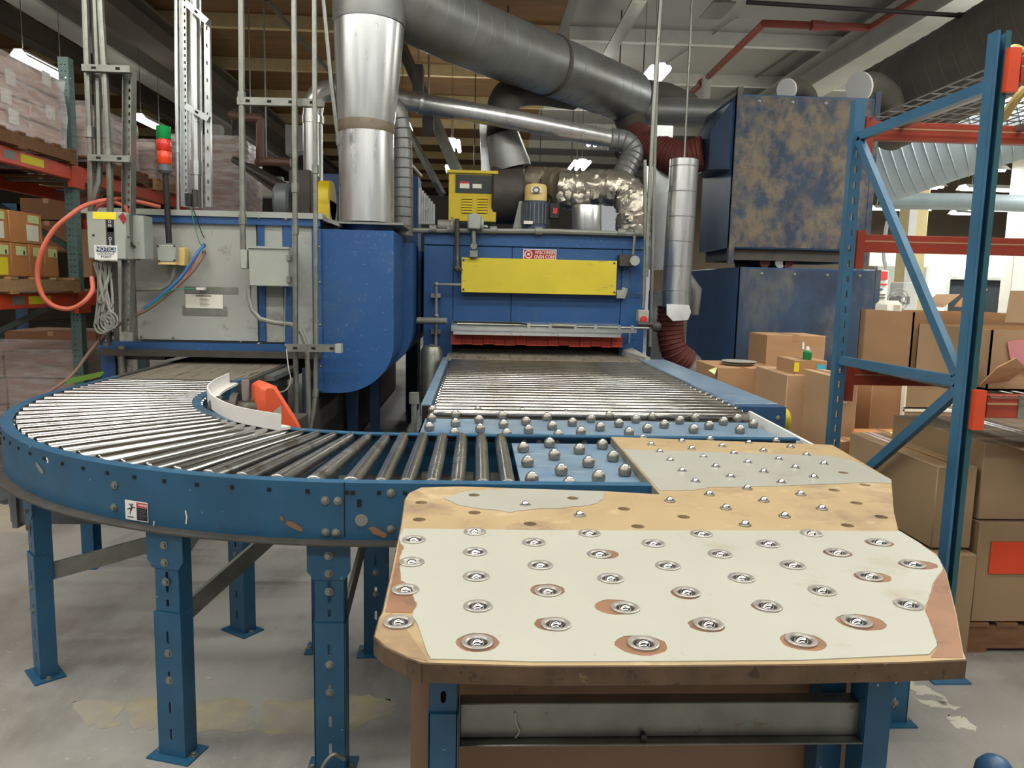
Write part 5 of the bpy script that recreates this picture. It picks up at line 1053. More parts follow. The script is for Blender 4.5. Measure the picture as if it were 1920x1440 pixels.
# hoses and wires
def hose(name, pts, r, m, label, cat='hose', k=6): return tag(MB().tube(bez(pxs(*pts), k), r, 9).build(name, M[m]), label, cat)
hose('air_hose', ((172, 520, 5.2), (173, 545, 5.15), (156, 567, 5.1), (130, 579, 5.08), (100, 573, 5.06), (79, 552, 5.05), (70, 515, 5.05), (78, 472, 5.05), (100, 432, 5.08), (130, 405, 5.12), (163, 384, 5.2), (215, 373, 5.3), (252, 377, 5.4), (300, 388, 5.52)), .015, 'hose_red', 'thick orange-red hose looping left of the disconnect switch')
hose('air_hose', ((176, 396, 5.3), (184, 386, 5.3), (206, 380, 5.3), (224, 382, 5.3), (236, 390, 5.3), (240, 400, 5.3)), .014, 'hose_red', 'short orange-red hose arching over the top of the disconnect switch')
hose('air_hose', ((382, 474, 5.58), (378, 484, 5.5), (360, 510, 5.46), (325, 543, 5.44), (282, 577, 5.42), (240, 599, 5.38), (205, 621, 5.34), (172, 655, 5.3), (134, 704, 5.2), (84, 742, 5.05), (60, 775, 5.0)), .011, 'hose_brown', 'brownish red hose slanting across the grey oven front down to the floor')
hose('air_hose', ((382, 460, 5.58), (368, 477, 5.5), (343, 515, 5.47), (312, 546, 5.45), (270, 579, 5.43)), .011, 'hose_blue', 'blue air hose slanting down the grey oven panel')
hose('air_hose', ((372, 476, 5.55), (352, 512, 5.48), (330, 541, 5.455)), .006, 'hose_red', 'short red hose beside the blue air hose')
hose('wire', ((270, 580, 5.41), (300, 560, 5.42), (325, 543, 5.43), (368, 541.5, 5.5)), .004, 'hose_green', 'thin green wire from the hose bundle to a small connector', 'wire')
cn = encl(367, 539, 383, 544, 5.53, .05, 'white_plastic', 'connector', 'small white connector above the paper notice', 'connector', .002)
hose('wire', ((358, 390, 5.55), (364, 420, 5.54), (374, 455, 5.55), (381, 460, 5.58)), .003, 'hose_green', 'thin green wire dropping from the air regulator', 'wire')
hose('wire', ((362, 392, 5.55), (370, 412, 5.55), (378, 436, 5.57), (383, 446, 5.59)), .003, 'black', 'thin dark wire dropping from the air regulator', 'wire')
hose('wire', ((537, 655, 5.28), (541, 690, 5.22), (545, 710, 5.2), (540, 727, 5.0), (528, 735, 4.6), (515, 734, 4.2)), .004, 'laminate_grey', 'thin pale wire hanging from the strut to the orange chain guard', 'wire')
hose('wire', ((535, 540, 5.4), (534, 580, 5.4), (533, 640, 5.35)), .004, 'galv', 'thin grey wire hanging under the large junction box', 'wire')
b = MB(); rnd = random.Random(11)
for i in range(9):
    a = at(176 + i * 4, 492, Y=5.3); e = at(205 + rnd.uniform(-20, 28), 575 + rnd.uniform(-18, 30), Y=5.22); m_ = at(188 + rnd.uniform(-12, 22), 560 + rnd.uniform(0, 60), Y=5.2)
    b.tube(bez([a, a.lerp(m_, .5) + V(rnd.uniform(-.03, .03), 0, 0), m_, e], 5), .009, 6)
for i in range(4): c = at(190 + i * 6, 610 - i * 3, Y=5.2); b.tube([c + V(.045 * math.cos(t * PI / 6), 0, .055 * math.sin(t * PI / 6)) for t in range(13)], .007, 6)
tag(b.build('cable_bundle', M['hose_grey']), 'tangle of loose grey cables hanging under the disconnect switch', 'cable', kind='stuff')
# fan behind the oven roof edge
bf = thing('blower', 'dark blower box with a yellow belt guard and grey motor on the oven roof', 'blower', at(575, 408, Y=6.5))
box_px(542, 318, 582, 408, 6.5, .4).build('blower_box', M['dark_steel'], bf, bev=.006)
c = at(612, 378, Y=6.4); MB().cyl(c - V(.055, 0, 0), c + V(.055, 0, 0), .165, n=28).build('belt_guard', M['yellow_cab'], bf, bev=.012); MB().box(c.x - .055, c.x + .055, c.y - .16, c.y + .16, c.z - .17, c.z).build('guard_skirt', M['yellow_cab'], bf)
c = at(527, 378, Y=6.5); MB().cyl(c - V(.04, 0, 0), c + V(.09, 0, 0), .15, n=24).build('motor', M['motor_grey'], bf, bev=.02)
pr_ = thing('pipe_run', 'cluster of old brown and grey pipes with bends behind the blower and tall conduits', 'pipes', at(470, 300, Y=9.2))
for pts, r, m in (((430, 215, 9.5), (462, 220, 9.5), (486, 222, 9.5), (488, 232, 9.5), (488, 300, 9.5)), .05, 'hose_brown'), (((484, 305, 9.3), (500, 302, 9.2), (545, 305, 9.2)), .05, 'hose_brown'), (((440, 300, 8.6), (480, 322, 8.2), (545, 358, 7.6)), .04, 'dark_steel'), (((470, 312, 8.8), (510, 335, 8.3), (560, 362, 7.8)), .035, 'dark_steel'), (((455, 312, 9.0), (500, 345, 8.6), (540, 375, 8.2)), .03, 'galv'), (((442, 205, 9.8), (443, 300, 9.8)), .05, 'dark_steel'):
    MB().tube(bez(pxs(*pts), 4), r, 9).build('pipe', M[m], pr_)
for x, Y in ((470, 9.5), (500, 9.2)): p = at(x, 218 if x < 480 else 303, Y=Y); MB().cyl(p, (p.x, p.y, CZ), .01, n=6).build('hanger_rod', M['galv'], pr_)
X0, X1, Z0, Z1 = rect_px(384, 232, 412, 268, 10.5); o = MB().box(X0, X1, 10.5, 10.7, Z0, Z1).build('wall_box', M['laminate_grey'], bev=.01); tag(o, 'pale box hanging behind the ladder frame over the brown wrapped pallet', 'box')
b = MB().box(-3.6, -1.6, 11.5, 11.7, 2.72, 2.95).build('cross_beam', M['girder']); tag(b, 'pale beam crossing behind the ladder frame at the height of the signal tower', 'beam')

# ================================================================== storage racks
def rack_column(parent, x, y, z0, z1, m, w_=.078, d=.075, holes='slot', name='upright', face=1, lip=None):
    b = MB(); L_ = z1 - z0
    T = frame((x, y, z0))
    if holes == 'slot': hs = [[(u + s_ * .005 * 0 + dx, z + dz) for dx, dz in ((-.0075, -.016), (.0075, -.016), (.0055, .018), (-.0055, .018))] for z in [.05 + .0762 * 1.0 * i for i in range(int((L_ - .08) / .0762))] for u in (-.0,) for s_ in (1,)]
    else: hs = [circle(u, z, .006, 6) for z in [.04 + .05 * i for i in range(int((L_ - .06) / .05))] for u in (-.02, .02)]
    b.plate([(-w_ / 2, 0), (w_ / 2, 0), (w_ / 2, L_), (-w_ / 2, L_)], hs, -.002, .002, T)
    for s_ in (-1, 1): b.box(s_ * w_ / 2 - .002, s_ * w_ / 2 + .002, 0, L_, (-d if face > 0 else 0), (0 if face > 0 else d), T)
    return b.build(name, M[m], parent)
XR, YN, YFR, RT = 1.83, 2.76, 3.83, 2.44
rk = thing('pallet_rack', 'blue pallet rack frame with red-orange beams and a wire deck right of the worktop', 'rack', (2.4, 3.3, 0))
n_ = rack_column(rk, XR + .028, YN + .05, 0, RT, 'blue_rack', .05, .05, face=-1)
MB().box(XR + .003, XR + .014, YN - .002, YN + .002, 0, RT).build('left_lip', M['blue_rack'], n_)
MB().box(XR + .034, XR + .054, YN - .003, YN + .002, 0, RT).build('right_lip', M['teal'], n_)
f_ = rack_column(rk, XR + .028, YFR - .05, 0, RT, 'blue_rack', .052, .045, face=1)
for y in (YN, YFR): MB().box(XR - .03, XR + .12, y - .05, y + .12, 0, .008).build('foot_plate', M['blue_rack'], rk)
def brace(z0, z1, y0=YN + .06, y1=YFR - .05): MB().bar((XR + .03, y0, z0), (XR + .03, y1, z1), .028, .042).build('brace', M['blue_rack'], rk)
zA = at(1840, 162, X=XR + .03).z; 
brace(2.265, 2.265); brace(1.20, 2.25, YN + .08, YFR - .06); brace(1.175, 1.165); brace(1.15, .42)
def beam(y, z, x1=4.5, h=.087, m='red_beam', name='beam'):
    o = MB().box(XR + .10, x1, y - .025, y + .025, z - h, z).build(name, M[m], rk, bev=.002)
    MB().box(XR + .10, x1, y - .0262, y - .025, z - h * .42, z - h * .34).build('beam_seam', M['cardboard2'], o)
    return o
for y, zz in ((YFR + .02, (2.352, 1.80, 1.12)), (YN + .02, (2.352, 1.134))):
    for z in zz:
        if y < 3 and z > 2: continue
        beam(y, z)
        if y > 3: MB().box(XR + .085, XR + .125, y - .03, y + .03, z - .17, z + .02).build('connector', M['red_beam'], rk)
        else: MB().box(XR + .036, XR + .078, y - .05, y - .022, z - .13, z + .02).build('connector', M['orange'], rk)
MB().box(XR + .036, XR + .078, YN - .03, YN - .004, 2.225, 2.375).build('connector', M['orange'], rk)
beam(YN + .02, 2.352, h=.087)
lbp = MB().box(2.05, 2.25, YN - .010, YN - .006, 1.045, 1.135).build('grey_label_plate', M['hose_grey'], rk)
def deck(z, x0=XR + .1, x1=4.4, y0=YN - .02, y1=YFR + .04):
    b = MB()
    for i in range(int((x1 - x0) / .06)): x = x0 + i * .06; b.bar((x, y0, z + .006), (x, y1, z + .006), .005, .005)
    for i in range(11): y = y0 + i * (y1 - y0) / 10; b.bar((x0, y, z + .002), (x1, y, z + .002), .005, .005)
    o = b.build('wire_deck', M['galv'], rk, fix=False); o['kind'] = 'stuff'
    for i in range(4): x = x0 + .15 + i * .6; MB().box(x, x + .03, y0 + .03, y1 - .03, z - .03, z).build('deck_support', M['galv'], rk)
deck(2.355); deck(1.125)
pipe('cable_coil', bez([at(1890, 100, Y=2.95), at(1905, 92, Y=2.95), at(1925, 110, Y=2.95), at(1930, 150, Y=2.95), at(1910, 180, Y=2.95), at(1895, 200, Y=3.0), at(1882, 220, Y=3.05)], 6), .018, 'cream', 'pale cable coil hanging at the top of the front rack upright', 'cable')

# ------------------------------------------------------------------ cartons
def carton(label, x0, x1, y0, y1, z0, z1, m='cardboard', tape=None, open_top=False, flaps=(), rot=0, group=None, name='carton'):
    b = MB(); cx, cy = (x0 + x1) / 2, (y0 + y1) / 2
    Tm = Matrix.Translation((cx, cy, 0)) @ Matrix.Rotation(rot, 4, 'Z') @ Matrix.Translation((-cx, -cy, 0))
    if open_top:
        t = .006
        b.box(x0, x1, y0, y0 + t, z0, z1, Tm); b.box(x0, x1, y1 - t, y1, z0, z1, Tm); b.box(x0, x0 + t, y0, y1, z0, z1, Tm); b.box(x1 - t, x1, y0, y1, z0, z1, Tm); b.box(x0, x1, y0, y1, z0, z0 + .008, Tm)
        b.box(x0 + t, x1 - t, y0 + t, y1 - t, z0, z1 - .12, Tm)
    else: b.box(x0, x1, y0, y1, z0, z1, Tm)
    o = b.build(name, M[m], bev=.004 if not open_top else 0); tag(o, label, 'box', group)
    if not open_top:
        MB().box(cx - .004, cx + .004, y0 - .001, y1 + .001, z1 - .001, z1 + .0012, Tm).build('top_seam', M['dark_steel'], o)
        MB().box(cx - .03, cx + .03, y0 - .0012, y1 + .0012, z1 - .05, z1 + .0008, Tm).build('tape', M[tape or 'tape'], o)
    for (side, ang, L_) in flaps:
        a = math.radians(ang); f = MB()
        if side == 'f': f.prism([(x0, y0, z1), (x1, y0, z1), (x1, y0 - L_ * math.cos(a), z1 + L_ * math.sin(a)), (x0, y0 - L_ * math.cos(a), z1 + L_ * math.sin(a))], (0, 0, .005))
        if side == 'b': f.prism([(x0, y1, z1), (x1, y1, z1), (x1, y1 + L_ * math.cos(a), z1 + L_ * math.sin(a)), (x0, y1 + L_ * math.cos(a), z1 + L_ * math.sin(a))], (0, 0, .005))
        if side == 'l': f.prism([(x0, y0, z1), (x0, y1, z1), (x0 - L_ * math.cos(a), y1, z1 + L_ * math.sin(a)), (x0 - L_ * math.cos(a), y0, z1 + L_ * math.sin(a))], (0, 0, .005))
        if side == 'r': f.prism([(x1, y0, z1), (x1, y1, z1), (x1 + L_ * math.cos(a), y1, z1 + L_ * math.sin(a)), (x1 + L_ * math.cos(a), y0, z1 + L_ * math.sin(a))], (0, 0, .005))
        f.v = [tuple(Tm @ Vector(v)) for v in f.v]; f.build('flap', M[m], o)
    return o
def carton_px(label, x0, y0, x1, y1, Y, dep, m='cardboard', z0=None, **kw):
    X0, X1, Z0, Z1 = rect_px(x0, y0, x1, y1, Y); return carton(label, X0, X1, Y, Y + dep, Z0 if z0 is None else z0, Z1, m, **kw)
def label_px(o, x0, y0, x1, y1, Y, m, name='label'): X0, X1, Z0, Z1 = rect_px(x0, y0, x1, y1, Y); return MB().box(X0, X1, Y - .002, Y + .001, Z0, Z1).build(name, M[m], o)
def label_side(o, X, x0, y0, x1, y1, m, name='label', nx=1):   # on a face looking along X
    a, b2, c, d = (at(x0, y0, X=X), at(x1, y0, X=X), at(x1, y1, X=X), at(x0, y1, X=X))
    y_a, y_b = a.y, b2.y; zt, zb = (a.z + b2.z) / 2, (c.z + d.z) / 2
    return MB().box(X - .002, X + .002, min(y_a, y_b), max(y_a, y_b), zb, zt).build(name, M[m], o)
# row of cartons in front of the collectors, on the floor
c1 = carton_px('low brown carton with two round plates on top beside the roller bed', 1345, 690, 1442, 760, 5.3, .55, 'cardboard', z0=0)
X0, X1, Z0, Z1 = rect_px(1345, 690, 1442, 760, 5.3)
MB().prism([at(1328, 694, Y=5.32), at(1345, 688, Y=5.35), at(1340, 702, Y=5.28)], (0, -.003, 0)).build('label', M['label_green'], c1)
for i in range(2):
    c = at(1383 + i * 2, 686, Y=5.52); o = MB().lathe([(.10, Z1 + .004 + i * .014), (.125, Z1 + .012 + i * .014), (.127, Z1 + .016 + i * .014), (.11, Z1 + .014 + i * .014)], (c.x, c.y, 0), 26).build('round_plate', M['laminate_grey'])
    tag(o, ('lower', 'upper')[i] + ' of two thin round plates stacked on the low brown carton', 'plate', 'round plates')
c2 = carton_px('upright brown carton with a white scratch behind the small labelled carton', 1437, 629, 1546, 692, 5.9, .4, 'cardboard', z0=0)
label_px(c2, 1504, 642, 1508, 655, 5.898, 'paper')
c3 = carton_px('tall pale brown carton with rounded corners left of the rear rack upright', 1470, 704, 1562, 900, 4.75, .55, 'cardboard2', z0=0)
c3b = carton_px('narrow tall carton between the low carton and the tall pale carton', 1448, 694, 1470, 900, 5.25, .5, 'cardboard3', z0=0)
c4 = carton_px('small carton with yellow and cyan labels on top of the tall pale carton', 1490, 676, 1550, 704, 4.8, .3, 'cardboard')
label_px(c4, 1489, 680, 1498, 697, 4.798, 'label_yellow'); label_px(c4, 1531, 684, 1548, 700, 4.798, 'label_cyan')
gb = thing('bottle', 'small green bottle with a pale cap on the labelled small carton', 'bottle', at(1523, 678, Y=4.9)); p = at(1523, 679, Y=4.78)
X0, X1, Z0, Z1 = rect_px(1490, 676, 1550, 704, 4.8); p.y = 4.86; p.z = Z1
MB().lathe([(.026, p.z), (.028, p.z + .005), (.028, p.z + .05), (.014, p.z + .062)], (p.x, p.y, 0), 14).build('bottle_body', M['green'], gb); MB().lathe([(.013, p.z + .06), (.011, p.z + .078), (.004, p.z + .088)], (p.x, p.y, 0), 12).build('cap', M['white_plastic'], gb)
c5 = carton_px('tall brown carton seen through the rack frame right of the rear upright', 1560, 707, 1604, 860, 4.35, .5, 'cardboard2', z0=0)
label_px(c5, 1570, 742, 1588, 757, 4.348, 'wrapped'); 
o = carton_px('small brown carton on the floor at the foot of the rear upright', 1565, 828, 1620, 900, 4.2, .14, 'cardboard', z0=0)
o = carton_px('dark brown carton with a white round label in the gap behind the rack frame', 1602, 715, 1636, 820, 5.6, .4, 'cardboard_dark', z0=0); label_px(o, 1606, 767, 1616, 786, 5.598, 'paper')
# large cartons on the rack deck
o = carton('large plain brown carton on the rack deck with its lid open, left one', 1.97, 2.55, 3.36, 3.84, 1.14, 1.425, 'cardboard', open_top=True)
o = carton('large brown carton with pink paper on the rack deck before the plain open one', 1.98, 2.7, 2.84, 3.33, 1.14, 1.375, 'cardboard2', open_top=True)
MB().prism([at(1886, 604, Y=2.86), at(1896, 545, Y=2.88), at(1960, 545, Y=2.88), at(1960, 606, Y=2.86)], (0, .006, 0)).build('raised_flap', M['cardboard2'], o)
MB().prism([at(1888, 640, Y=2.834), at(1935, 635, Y=2.834), at(1935, 702, Y=2.834), at(1915, 690, Y=2.834), at(1893, 672, Y=2.834)], (0, -.003, 0)).build('pink_paper', M['pink'], o, ang=0)
MB().prism([at(1838, 722, Y=2.83), at(1870, 690, Y=2.80), at(1905, 672, Y=2.79), at(1925, 690, Y=2.80), at(1890, 715, Y=2.83)], (0, .006, .002)).build('torn_flap', M['cardboard'], o, ang=0)
o = MB().prism([at(1733, 573, Y=3.9), at(1757, 552, Y=3.95), at(1800, 552, Y=3.95), at(1768, 577, Y=3.9)], (0, .006, .002)).build('carton_flap', M['cardboard2']); tag(o, 'raised pale carton flap behind the diagonal rack brace', 'flap')
o = MB().prism([at(1790, 575, Y=3.9), at(1818, 545, Y=4.0), at(1852, 542, Y=4.0), at(1826, 577, Y=3.9)], (0, .006, .002)).build('carton_flap', M['cardboard_orange']); tag(o, 'raised orange-brown carton flap left of the front rack upright', 'flap')
# under the deck and beside the rack
o = carton_px('tall brown carton with light painted on its edge standing behind the lower rack brace', 1630, 708, 1692, 880, 4.6, .5, 'cardboard', z0=0)
MB().prism([at(1692, 709, Y=4.598), at(1697, 709, Y=4.598), at(1690, 810, Y=4.598), at(1684, 810, Y=4.598)], (0, -.004, 0)).build('painted_edge_light', M['edge_light'], o)  # cream strip: light at the carton edge put into the colour
for (x0, y0, x1, y1, lb) in ((1696, 714, 1785, 764, 'upper grey-brown carton with light painted on its edges behind the front rack upright'), (1690, 770, 1783, 822, 'lower grey-brown carton with light painted on its edges behind the front rack upright'), (1822, 772, 1886, 828, 'grey-brown carton with light painted on its edges on the pallet right of the front upright')):
    o = carton_px(lb, x0, y0, x1, y1, 5.2, .5, 'cardboard3'); X0, X1, Z0, Z1 = rect_px(x0, y0, x1, y1, 5.2)
    b = MB(); b.box(X0 - .006, X0 + .012, 5.196, 5.7, Z0, Z1 + .008); b.box(X0, X1, 5.196, 5.7, Z1 - .008, Z1 + .010); b.build('painted_edge_light', M['edge_light'], o)  # light passing along the carton edges, put into cream strips
def pallet(label, x0, x1, y0, y1, z0, m='wood', nd=7, along='x', h=.12):
    t = thing('pallet', label, 'pallet', ((x0 + x1) / 2, (y0 + y1) / 2, z0)); 
    if along == 'x':     # stringers run along x, deck boards along y
        for y in (y0, (y0 + y1) / 2 - .02, y1 - .04): MB().box(x0, x1, y, y + .04, z0 + .016, z0 + h - .016).build('stringer', M[m], t)
        for i in range(nd):
            x = x0 + i * (x1 - x0 - .09) / (nd - 1)
            MB().box(x, x + .09, y0 - .005, y1 + .005, z0 + h - .016, z0 + h).build('plank', M[m], t)
            if i % 3 == 0: MB().box(x, x + .09, y0 - .005, y1 + .005, z0, z0 + .016).build('plank', M[m], t)
    else:
        for x in (x0, (x0 + x1) / 2 - .02, x1 - .04): MB().box(x, x + .04, y0, y1, z0 + .016, z0 + h - .016).build('stringer', M[m], t)
        for i in range(nd):
            y = y0 + i * (y1 - y0 - .09) / (nd - 1)
            MB().box(x0 - .005, x1 + .005, y, y + .09, z0 + h - .016, z0 + h).build('plank', M[m], t)
            if i % 3 == 0: MB().box(x0 - .005, x1 + .005, y, y + .09, z0, z0 + .016).build('plank', M[m], t)
    return t
X0, X1, Z0, Z1 = rect_px(1690, 826, 1918, 858, 5.1); pallet('light wooden pallet under the pale-edged cartons right of the front upright', X0, X1, 5.1, 5.9, Z0, 'wood', 8, 'x', Z1 - Z0)
for i, s_ in enumerate((0, -1)): pallet(('wooden pallet on the floor under the stack of the light pallet', 'second wooden pallet in the floor stack behind the rack')[i], X0, X1, 5.12, 5.9, .0 + i * .14, 'wood', 7)
b = MB().box(X0 + .05, X1 - .05, 5.2, 5.85, .29, Z0 - .002).build('carton_block', M['cardboard_dark']); tag(b, 'dark carton block carrying the light wooden pallet behind the rack', 'box')
c6 = carton_px('orange-brown carton with white papers on its lid below the rack deck', 1655, 836, 1790, 1060, 3.95, .5, 'cardboard_orange', z0=0)
X0, X1, Z0, Z1 = rect_px(1655, 836, 1790, 1060, 3.95)
for i, (u, v, r) in enumerate(((.12, .12, .2), (.30, .22, -.3), (.42, .1, .1))):
    T = Matrix.Translation((X0 + u, 3.95 + v, Z1 + .004 + i * .002)) @ Matrix.Rotation(r, 4, 'Z'); o = MB().box(-.13, .13, -.1, .1, 0, .001, T).build('paper_sheet', M['paper']); tag(o, ('leftmost', 'middle', 'rightmost')[i] + ' of three white paper sheets on the orange-brown carton', 'paper', 'papers on the orange-brown carton')
MB().box(X0 + .2, X1, 3.94, 3.945, Z1 - .13, Z1 - .005).build('shadowed_side_flap', M['cardboard_dark'], c6)  # dark cardboard puts the flap's shade into its colour
g1 = carton('upper grey-brown carton with a curling flap at the right edge, on the dark pallet', 2.11, 2.80, 3.0, 3.7, .575, .90, 'cardboard3')
MB().prism([V(2.16, 2.99, .905), V(2.80, 2.99, .905), V(2.80, 2.83, .865), V(2.55, 2.82, .872), V(2.30, 2.84, .862)], (0, 0, .006)).build('curling_flap', M['cardboard3'], g1)
g2 = carton('lower grey-brown carton with a red-orange label on the dark pallet', 2.11, 2.84, 2.98, 3.7, .135, .57, 'cardboard3')
label_px(g2, 1856, 1016, 1960, 1076, 2.976, 'label_red')
carton('greenish brown carton leaning behind the front rack upright, upper one', 1.92, 2.09, 3.0, 3.75, .45, .80, 'cardboard3'); carton('greenish brown carton under the leaning one behind the front rack upright', 1.90, 2.09, 2.95, 3.7, .0, .44, 'cardboard3')
pallet('dark wooden pallet on the floor under the red-labelled carton', 2.10, 2.95, 2.98, 3.75, 0, 'wood_dark', 7, 'x', .13)

# ================================================================== packing area far right
col = [((1722, 420), 13.0, .34, 'cream_col', 'cream and yellow column in the packing area behind the red beams'), ((1925, 420), 12.5, .3, 'white', 'white column at the far right edge behind the rack')]
for (x, y), Y, wd, m, lb in col:
    p = at(x, y, Y=Y); o = MB().box(p.x - wd / 2, p.x + wd / 2, Y, Y + wd, 0, CZ).build('column', M[m], bev=.02); MB().box(p.x - wd / 2 - .004, p.x - wd * .1, Y - .006, Y, 0, CZ).build('pale_face', M['white'], o); tag(o, lb, 'column')
o = thing('office_booth', 'white booth with a wide dark window behind the rack at far right', 'booth', at(1850, 600, Y=17)); X0, X1, Z0, Z1 = rect_px(1738, 502, 2100, 620, 17)
a0, a1, b0, b1 = rect_px(1776, 525, 1915, 620, 17); T = frame((0, 17, 0))
MB().plate([(X0, 0), (X1, 0), (X1, Z1), (X0, Z1)], [[(a0, b0), (a1, b0), (a1, b1), (a0, b1)]], -.12, 0, T).build('booth_wall', M['white'], o)
MB().box(a0, a1, 17.08, 17.1, b0, b1).build('window_pane', M['glass_dark'], o); 
b = MB(); b.box(a0 - .06, a0, 16.97, 17.02, b0, b1); b.box(a1, a1 + .06, 16.97, 17.02, b0, b1); b.box(a0 - .06, a1 + .06, 16.97, 17.02, b1, b1 + .06); b.build('window_frame', M['grey_panel'], o)
o = box_px(1630, 478, 2100, 504, 20, .2).build('wall_band', M['wall']); tag(o, 'grey wall band above the white booth in the packing area', 'wall band'); o['kind'] = 'structure'
o = box_px(1640, 500, 1740, 640, 19, .2).build('partition_panel', M['grey_panel']); tag(o, 'pale grey partition left of the white booth', 'partition')
vm = thing('vending_machine', 'white vending machine with a red top panel behind the big carton', 'vending machine', at(1648, 575, Y=14)); X0, X1, Z0, Z1 = rect_px(1630, 507, 1664, 590, 14)
MB().box(X0, X1, 14, 14.8, 0, Z1).build('machine_body', M['white'], vm, bev=.02); a0, a1, b0, b1 = rect_px(1634, 508, 1664, 524, 13.98); MB().box(a0, a1, 13.97, 14, b0, b1).build('red_header', M['red'], vm)
for (x0, y0, x1, y1, m) in ((1646, 532, 1663, 534.5, 'red'), (1646, 541, 1655, 544, 'navy'), (1647, 551, 1661, 553, 'print_grey'), (1647, 557, 1660, 559, 'print_grey'), (1647, 563, 1660, 565, 'print_grey')):
    a0, a1, b0, b1 = rect_px(x0, y0, x1, y1, 13.98); MB().box(a0, a1, 13.975, 14, b0, b1).build('selection_strip', M[m], vm)
pipe('wall_hose', bez(pxs((1664, 415, 12), (1660, 440, 12), (1657, 480, 12), (1662, 505, 12)), 6), .03, 'white', 'white hose hanging beside the vending machine', 'hose')
fn = thing('pedestal_fan', 'round grey pedestal fan behind the big carton, right of the vending machine', 'fan', at(1684, 575, Y=9)); c = at(1684, 562, Y=9)
b = MB()
for r in (.13, .09, .05): b.tube([c + V(r * math.cos(i * PI / 10), 0, r * math.sin(i * PI / 10)) for i in range(21)], .005, 5)
for i in range(12): a = i * PI / 6; b.bar(c, c + V(.13 * math.cos(a), 0, .13 * math.sin(a)), .003, .003)
b.build('fan_grille', M['hose_grey'], fn); MB().cyl(c + V(0, .02, 0), c + V(0, .12, 0), .05, n=14).build('fan_motor', M['hose_grey'], fn); MB().cyl((c.x, c.y + .08, 0), (c.x, c.y + .08, c.z), .02, n=8).build('stand', M['hose_grey'], fn)
for i in range(3):
    a = i * 2 * PI / 3; MB().prism([c + V(.02 * math.cos(a), .03, .02 * math.sin(a)), c + V(.12 * math.cos(a + .3), .04, .12 * math.sin(a + .3)), c + V(.12 * math.cos(a - .3), .02, .12 * math.sin(a - .3))], (0, .004, 0)).build('blade', M['white'], fn)
X0, X1, Z0, Z1 = rect_px(1694, 529, 1722, 572, 11); o = MB().box(X0, X1, 11, 11.4, 0, Z1).build('appliance', M['white'], bev=.02); a0, a1, b0, b1 = rect_px(1694, 556, 1706, 570, 10.99); MB().box(a0, a1, 10.99, 11, b0, b1).build('control_panel', M['hose_grey'], o); tag(o, 'white upright appliance standing left of the cream column', 'appliance')
pk = MB(); rnd = random.Random(21)
X0, X1, Z0, Z1 = rect_px(1668, 564, 1696, 577, 3.6); o = MB().box(X0, X1, 3.6, 3.75, 1.307, Z1).build('paper_bag', M['paper'], bev=.02); tag(o, 'crumpled white bag lying on the open carton top behind the brace', 'bag')
o = box_px(1818, 768, 2000, 860, 7.5, .2).build('bright_floor_slab', M['white'], bev=.02);  # white shape whose colour stands for the brightly lit floor there
X0, X1, Z0, Z1 = rect_px(1818, 768, 2000, 860, 7.5); MB().box(X0 - .02, X1 + .02, 7.47, 7.74, Z1, Z1 + .04).build('slab_top', M['white'], o); tag(o, 'lit floor painted as a white bin behind the pale-edged carton at the right edge', 'bin')

# ================================================================== left pallet rack
XL = -3.3
lr = thing('pallet_rack', 'grey-green pallet rack with orange beams running away at the left', 'rack', (-3.8, 6.6, 0))
YP = at(141, 390, X=XL).y
def lcol(y, z0=0, z1=3.25, name='upright'):
    b = MB(); T = frame((XL, y, z0), (1, 0, 0)); L_ = z1 - z0
    b.plate([(-.08, 0), (0, 0), (0, L_), (-.08, L_)], [circle(u, z, .006, 6) for z in [.04 + .05 * i for i in range(int(L_ / .05) - 1)] for u in (-.055, -.025)], -.002, .002, T)
    T2 = frame((XL, y + .08, z0), (0, -1, 0)); T2 = frame((XL, y, z0), (0, 1, 0))
    b.plate([(0, 0), (.08, 0), (.08, L_), (0, L_)], [circle(u, z, .006, 6) for z in [.04 + .05 * i for i in range(int(L_ / .05) - 1)] for u in (.025, .055)], -.002, .002, T2)
    b.box(XL - .08, XL - .076, y, y + .08, z0, z1)
    return b.build(name, M['green_rack'], lr)
lcol(YP); lcol(YP + 2.9, z1=3.0); lcol(YP - 2.9)
MB().box(XL - .12, XL + .04, YP - .04, YP + .12, 0, .01).build('foot_plate', M['green_rack'], lr)
zl2, zl1 = at(141, 325, X=XL).z, at(140, 560, X=XL).z
for z in (zl2, zl1):
    for y0, y1 in ((YP - 2.8, YP), (YP + .08, YP + 2.9)):
        o = MB().box(XL - .045, XL + .01, y0, y1, z - .06, z + .05).build('beam', M['orange'], lr, bev=.003)
        o = MB().box(XL - 1.07, XL - 1.02, y0, y1, z - .06, z + .05).build('beam', M['orange'], lr)
    MB().box(XL - .02, XL + .018, YP - .06, YP + .14, z - .12, z + .06).build('connector', M['orange'], lr)
    MB().box(XL + .0105, XL + .012, YP - .75, YP - .45, z - .03, z + .03).build('yellow_label', M['label_yellow'], lr); MB().box(XL + .0105, XL + .012, YP - .95, YP - .8, z - .03, z + .03).build('grey_label', M['hose_grey'], lr)
for (z0, z1, x0, x1) in ((1.72, 2.32, XL - .05, XL - 1.05), (1.36, .85, XL - .05, XL - 1.05), (2.9, 2.4, XL - .05, XL - 1.05)): MB().bar((x0, YP + .04, z0), (x1, YP + .04, z1), .035, .045).build('brace', M['dark_green'], lr)
MB().box(XL - 1.08, XL - 1.0, YP, YP + .08, 0, 3.2).build('upright', M['green_rack'], lr)
for z in (zl1, zl2):
    for i in range(6): y = YP - 2.6 + i * .85; MB().box(XL - 1.05, XL, y, y + .05, z + .02, z + .045).build('deck_support', M['galv'], lr)

